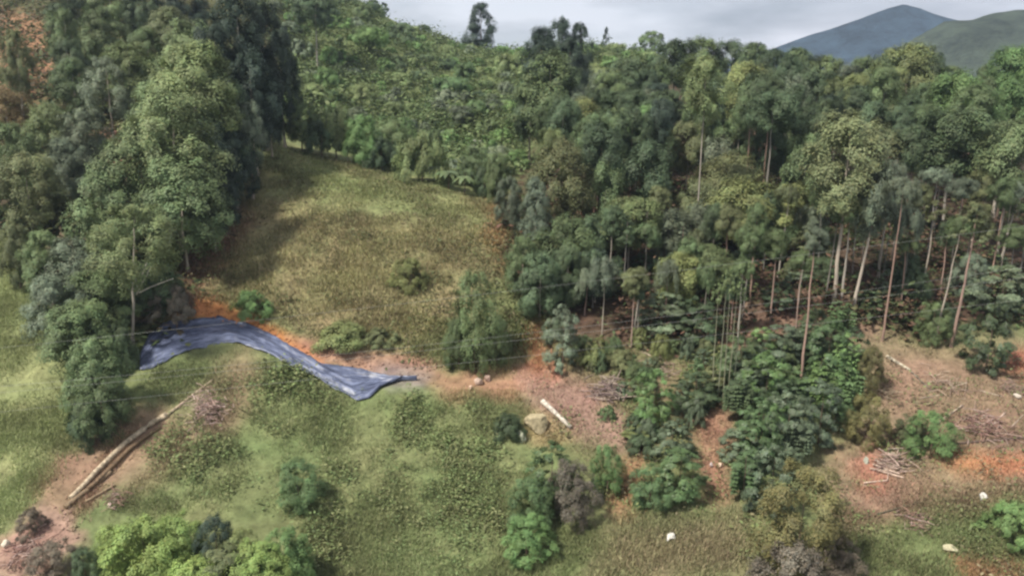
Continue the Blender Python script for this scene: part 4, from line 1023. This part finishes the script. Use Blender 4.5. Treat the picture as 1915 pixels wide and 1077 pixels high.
for k, (a, b_, lb) in enumerate((((1636,862),(1688,878),'topmost pale pole of the small pole stack'),((1640,868),(1692,884),'second pale pole of the small pole stack'),((1632,872),(1682,890),'pinkish pole in the middle of the pole stack'),((1650,862),(1700,872),'short pole at the back of the pole stack'),((1640,882),(1690,896),'lowest pole of the pole stack'),((1626,880),(1660,884),'loose pole end beside the pole stack'),((1615,905),(1660,900),'pole lying apart below the pole stack'))):
    log('pole', [a, ((a[0] + b_[0]) / 2, (a[1] + b_[1]) / 2), b_], 0.075, 0.06, jitter((0.50,0.38,0.30), 0.15), lb, 'pole', 'poles of the small stack', z=0.05 + 0.05 * (k % 3))
log('slope_log', [(1658,668),(1680,680),(1702,694)], 0.17, 0.14, (0.46,0.40,0.30), 'thick pale log at the top of the bare slope', group='logs on the bare slope')
log('slope_log', [(1700,692),(1720,712),(1738,728)], 0.08, 0.06, (0.20,0.17,0.13), 'dark thin log continuing below the thick pale one', group='logs on the bare slope')
log('slope_log', [(1745,800),(1775,778),(1800,760)], 0.09, 0.06, (0.46,0.36,0.27), 'pale pole slanting up the bare slope above the bright shrub', group='logs on the bare slope')
log('slope_log', [(1842,808),(1860,790),(1880,772)], 0.09, 0.06, (0.50,0.37,0.29), 'pinkish pole slanting on the bare slope near the frame edge', group='logs on the bare slope')
log('slope_log', [(1790,830),(1850,835),(1930,818)], 0.09, 0.10, (0.13,0.09,0.07), 'dark log lying across the slope above the orange earth', group='logs on the bare slope')
log('slope_log', [(1660,842),(1710,832),(1740,838)], 0.06, 0.05, (0.42,0.33,0.29), 'thin grey pole lying above the pole stack', group='logs on the bare slope')
log('slope_log', [(1640,962),(1690,952),(1732,936)], 0.07, 0.05, (0.09,0.08,0.05), 'thin dark log lying level in the lower weeds', group='logs on the bare slope')
log('slope_log', [(1858,1042),(1876,1058),(1894,1076)], 0.10, 0.08, (0.14,0.08,0.05), 'short dark brown log at the lower frame edge', group='logs on the bare slope')
log('slope_log', [(1690,965),(1710,968),(1728,978)], 0.06, 0.05, (0.36,0.26,0.24), 'short pinkish stick below the thin dark log', group='logs on the bare slope')
log('slope_log', [(1800,790),(1830,770),(1850,768)], 0.05, 0.04, (0.38,0.29,0.23), 'thin bent stick on the pinkish brush of the bare slope', group='logs on the bare slope')

for k, (a, b_, r_, cc, lb) in enumerate((
 ((1720,745),(1765,738),.05,(0.40,0.32,0.24),'thin tan pole lying level in the middle of the bare slope'),
 ((1770,710),(1790,738),.06,(0.34,0.25,0.19),'short brown pole below the reddish trunk'),
 ((1830,730),(1875,742),.05,(0.44,0.36,0.28),'thin pale pole high on the bare slope near the frame edge'),
 ((1810,775),(1835,812),.05,(0.42,0.31,0.25),'pinkish pole pointing downhill on the dry brush'),
 ((1890,800),(1915,775),.06,(0.40,0.31,0.24),'tan pole at the frame edge above the dark log'),
 ((1600,905),(1645,912),.05,(0.38,0.28,0.20),'thin brown pole between the olive bush and the pole stack'),
 ((1770,945),(1800,935),.04,(0.36,0.27,0.25),'short pinkish stick below the orange earth'),
 ((1745,905),(1790,912),.05,(0.30,0.20,0.15),'brown stick at the lower rim of the orange earth'),
 ((1205,790),(1240,800),.05,(0.42,0.35,0.30),'pale stick lying across the bank under the yellow green sapling'),
 ((1260,700),(1300,680),.05,(0.38,0.30,0.25),'grey stick slanting through the bank shrubs'))):
    log('slope_pole', [a, ((a[0] + b_[0]) / 2 + 2, (a[1] + b_[1]) / 2 + 2), b_], r_, r_ * .8, cc, lb, 'pole', 'loose poles on the logged slope')

def rock(name, px, py, wpx, hpx, col, label, seed, cat='rock', group=None):
    rg = np.random.default_rng(seed); import bmesh
    bm = bmesh.new(); bmesh.ops.create_icosphere(bm, subdivisions=3, radius=1)
    pl = [(Vector(rg.normal(size=3)).normalized(), rg.uniform(0.5, 0.82)) for _ in range(12)]
    for v in bm.verts:
        for nrm, dd in pl:
            k = v.co.dot(nrm)
            if k > dd: v.co -= nrm * (k - dd)
        v.co *= 1 + 0.03 * rg.normal()
    me = bpy.data.meshes.new(name); bm.to_mesh(me); bm.free(); me.materials.append(M_ROCK)
    p = hit(px, py); s = ppm(p)
    o = link(name, me, None, col, (p.x, p.y, p.z + hpx * s * 0.25), (0, 0, rg.uniform(0, 6)), (wpx * s / 2, wpx * s / 2 * 0.8, hpx * s / 2 * 1.15))
    return tag(o, label, cat, group)
rock('boulder', 1005, 802, 52, 40, (0.36,0.30,0.18), 'big cream boulder beside the whitish broad log', 1)
rock('boulder', 976, 822, 26, 26, (0.36,0.37,0.27), 'small pale boulder at the foot of the cream one', 2)
rock('rock', 895, 717, 22, 17, (0.50,0.37,0.29), 'pinkish white rock on the orange track', 3, group='rocks on the orange track')
rock('rock', 912, 712, 15, 17, (0.46,0.32,0.25), 'taller pinkish rock beside the white one on the track', 4, group='rocks on the orange track')
rock('rock', 880, 728, 12, 10, (0.60,0.42,0.30), 'small stone just below the pinkish white rock', 5, group='rocks on the orange track')
rock('rock', 1776, 1028, 30, 18, (0.46,0.42,0.27), 'flat buff rock in the lower grass', 6)
rock('rock', 10, 1022, 18, 18, (0.62,0.55,0.44), 'pale stone at the frame corner rubble', 7)
rock('rock', 1902, 745, 16, 14, (0.55,0.48,0.40), 'pale stone high on the slope at the frame edge', 8)
rock('rock', 1330, 873, 9, 12, (0.62,0.52,0.50), 'pale stone at the upper end of the red path', 9)
rock('rock', 1346, 874, 9, 14, (0.75,0.56,0.42), 'bright stone standing on the red path', 10)
rock('rock', 205, 944, 12, 8, (0.60,0.45,0.38), 'small pale stone beside the log ends', 13)
rock('rock', 128, 948, 10, 10, (0.62,0.48,0.36), 'round pale stone at the lower tip of the logs', 14)
rock('rock', 1620, 865, 12, 16, (0.40,0.42,0.34), 'greenish pale stone beside the large olive bush', 15)
rock('rock', 1312, 750, 10, 9, (0.60,0.60,0.52), 'whitish stone under the bamboo poles', 16)

def scrap(px, py, wpx, hpx, label, seed, col=(0.6, 0.58, 0.52)):
    """a crumpled plastic sheet with its own thickness"""
    rg = np.random.default_rng(seed); p = hit(px, py); s = ppm(p); n_ = 8
    V = []
    for k in (0.0, -0.015):
        for i in range(n_):
            for j in range(n_):
                a, b_ = i / (n_ - 1) - .5, j / (n_ - 1) - .5
                x = a * wpx * s * (1 - 0.4 * b_); y = b_ * wpx * s * 0.9 + a * 0.2
                zz = float(H(p.x + x, p.y + y)) - p.z + 0.1 + (0.5 + fbm(np.array(a * 9 + seed), np.array(b_ * 9.0), 3, 3, seed)) * hpx * s * 0.9 * max(0, 1 - 2.2 * (a * a + b_ * b_)) + k
                V.append((x, y, zz))
    gi = np.arange(n_ * n_).reshape(n_, n_); f = np.stack((gi[:-1, :-1], gi[1:, :-1], gi[1:, 1:], gi[:-1, 1:]), -1).reshape(-1, 4); o_ = n_ * n_
    sd_ = [np.stack((b_, a, a + o_, b_ + o_), -1) for a, b_ in ((gi[:-1, 0], gi[1:, 0]), (gi[1:, -1], gi[:-1, -1]), (gi[0, 1:], gi[0, :-1]), (gi[-1, :-1], gi[-1, 1:]))]
    return tag(link('plastic_scrap', np_mesh('plastic_scrap', np.array(V), np.concatenate((f, f[:, ::-1] + o_, *sd_)), M_ROCK, None, True), None, col, p), label, 'scrap')
scrap(1254, 1006, 15, 16, 'crumpled white scrap alone in the lower middle grass', 1)
scrap(1838, 930, 15, 9, 'small bright white scrap on the grass below the orange earth', 2)
scrap(888, 268, 26, 10, 'white sheet showing among the scrub behind the field', 3)
scrap(1832, 400, 20, 14, 'white sheet hanging in shade among the plantation trunks', 4, (0.55,0.62,0.60))

def heap(px, py, wpx, hpx, n_, cols, label, seed, ln=(0.5, 1.2), r=(0.012, 0.03)):
    """a heap of crossed sticks, one pile"""
    rg = random.Random(seed); p = hit(px, py); s = ppm(p); V = []; Fq = []; lc = []
    for k in range(n_):
        a = rg.gauss(0, 0.36); b_ = rg.gauss(0, 0.36); x = a * wpx * s * 0.5; y = b_ * wpx * s * 0.5
        z = float(H(p.x + x, p.y + y)) - p.z + abs(rg.gauss(0, 0.4)) * hpx * s * 0.6 * math.exp(-(a * a + b_ * b_)) + 0.05
        t = rg.uniform(0, 6.28); l = rg.uniform(*ln) / 2; e = rg.uniform(-.4, .4); rr = rg.uniform(*r)
        d = Vector((math.cos(t), math.sin(t), e)) * l; o_ = Vector((x, y, z))
        v, f = tube([o_ - d, o_ + Vector((0, 0, .04)), o_ + d], [rr, rr, rr * .6], 5, False)
        Fq += [tuple(i + len(V) for i in q) for q in f]; V += v
        c = rg.choice(cols); k_ = rg.uniform(.75, 1.25); lc += [tuple(i * k_ for i in c)] * len(f)
    o = link('brush_heap', np_mesh('brush_heap', np.array(V), np.array(Fq), M_STICK, np.array(lc)), None, (1, 1, 1), p)
    return tag(o, label, 'brush heap')
M_STICK = leaf_mat('dry_sticks', 0.85, 0.0, 1.0)
RED = [(0.26,0.15,0.12),(0.32,0.20,0.16),(0.17,0.10,0.08),(0.40,0.29,0.25)]
heap(388,770,92,80,240,[(0.36,0.24,0.20),(0.44,0.31,0.27),(0.22,0.14,0.12),(0.52,0.40,0.35)],'heap of reddish dry twigs above the felled logs',1)
heap(1140,735,90,50,110,[(0.28,0.20,0.18),(0.18,0.13,0.12),(0.34,0.27,0.22)],'heap of grey brown branches beside the thicket',2,(0.8,2.2),(0.02,0.05))
heap(1840,805,130,40,160,RED,'spread of pinkish dry brush on the bare slope',3,(0.8,2.0),(0.015,0.04))
heap(1670,870,90,36,90,[(0.45,0.34,0.28),(0.36,0.26,0.22),(0.22,0.15,0.12)],'loose pale brush around the pole stack',4,(0.6,1.8),(0.015,0.04))
heap(50,1040,110,40,140,RED,'pinkish rubble and dry sticks at the frame corner',5,(0.4,1.0),(0.015,0.04))
heap(1770,720,110,26,70,[(0.36,0.27,0.21),(0.26,0.18,0.14),(0.42,0.33,0.26)],'thin litter of tan sticks across the upper bare slope',9,(0.5,1.8),(0.012,0.035))
heap(1890,730,70,24,50,[(0.34,0.25,0.20),(0.22,0.15,0.12)],'brown stick litter on the bare slope at the frame edge',10,(0.5,1.6),(0.012,0.035))
heap(1660,740,70,24,50,[(0.30,0.24,0.17),(0.22,0.17,0.12)],'brown brush at the rusty edge of the bare slope',11,(0.5,1.5),(0.012,0.03))
heap(1230,690,100,30,80,[(0.30,0.22,0.17),(0.38,0.30,0.24),(0.2,0.14,0.11)],'dry branches strewn on the bank below the thin stems',12,(0.6,1.8),(0.012,0.035))
heap(1710,975,70,20,60,RED,'thin scatter of pinkish twigs in the lower weeds',6,(0.5,1.2),(0.015,0.03))
heap(1700,815,70,40,90,[(0.16,0.10,0.08),(0.24,0.16,0.12)],'dark tangle of roots and branches above the pole stack',7,(0.7,1.6),(0.02,0.05))
heap(220,935,70,24,70,RED,'pinkish wood chips and twigs beside the log ends',8,(0.3,0.8),(0.012,0.03))

# ------------------------------------------------------------------ power cables across the slope
m, t, b = mat('cable_metal'); b.inputs['Base Color'].default_value = (0.34, 0.34, 0.32, 1); b.inputs['Roughness'].default_value = 0.5
for pp, Y, lb in ((((-200,672),(200,628),(700,574),(1048,533),(1397,490),(1692,453),(1915,423),(2200,384)), 58, 'topmost of the power cables crossing the slope'),
                  (((-200,740),(200,703),(700,654),(1081,612),(1335,583),(1602,545),(1812,514),(2200,456)), 57, 'second power cable from the top, above the paired one'),
                  (((-200,752),(200,714),(700,666),(1100,622),(1406,586),(1621,556),(1784,536),(2200,480)), 56, 'third power cable, running close under the second'),
                  (((-200,790),(200,752),(700,695),(1162,640),(1397,620),(1636,598),(1765,581),(2200,524)), 55, 'lowest of the power cables crossing the slope')):
    ps = []
    xs = np.linspace(-200, 2200, 40); cf = np.polyfit([q[0] for q in pp], [q[1] for q in pp], 2)
    for x_ in xs: ps.append(at(x_, float(np.polyval(cf, x_)), Y))
    o0 = ps[20].copy()
    tag(link('power_cable', tube_mesh('power_cable', [p - o0 for p in ps], [0.0055] * len(ps), m, 6), None, None, o0), lb, 'cable', 'power cables across the slope')

# ------------------------------------------------------------------ haze
zlow = float(min(v.co.z for v in ground.data.vertices))
for o in bpy.data.objects:
    if o.name.startswith('mountain'): zlow = min(zlow, min(v.co.z for v in o.data.vertices))
hx, y0, y1, z0, z1 = 2600, -60, 2500, zlow - 1.0, 330
V = [(-hx, y0, z0), (hx, y0, z0), (hx, y1, z0), (-hx, y1, z0), (-hx, y0, z1), (hx, y0, z1), (hx, y1, z1), (-hx, y1, z1)]
me = bpy.data.meshes.new('haze'); me.from_pydata(V, [], [(0, 3, 2, 1), (4, 5, 6, 7), (0, 1, 5, 4), (1, 2, 6, 5), (2, 3, 7, 6), (3, 0, 4, 7)])
m = bpy.data.materials.new('haze'); m.use_nodes = True; t = m.node_tree; t.nodes.clear()
o_ = t.nodes.new('ShaderNodeOutputMaterial'); pv = t.nodes.new('ShaderNodeVolumePrincipled')
pv.inputs['Color'].default_value = (0.66, 0.80, 1.0, 1); pv.inputs['Density'].default_value = 0.00016; pv.inputs['Anisotropy'].default_value = 0.2
t.links.new(pv.outputs[0], o_.inputs['Volume']); me.materials.append(m)
hz = link('haze', me); hz['kind'] = 'stuff'
hz.display_type = 'WIRE'
print('heights out of range:', [s for s in STATS if s[3] < 5 or s[3] > 24])
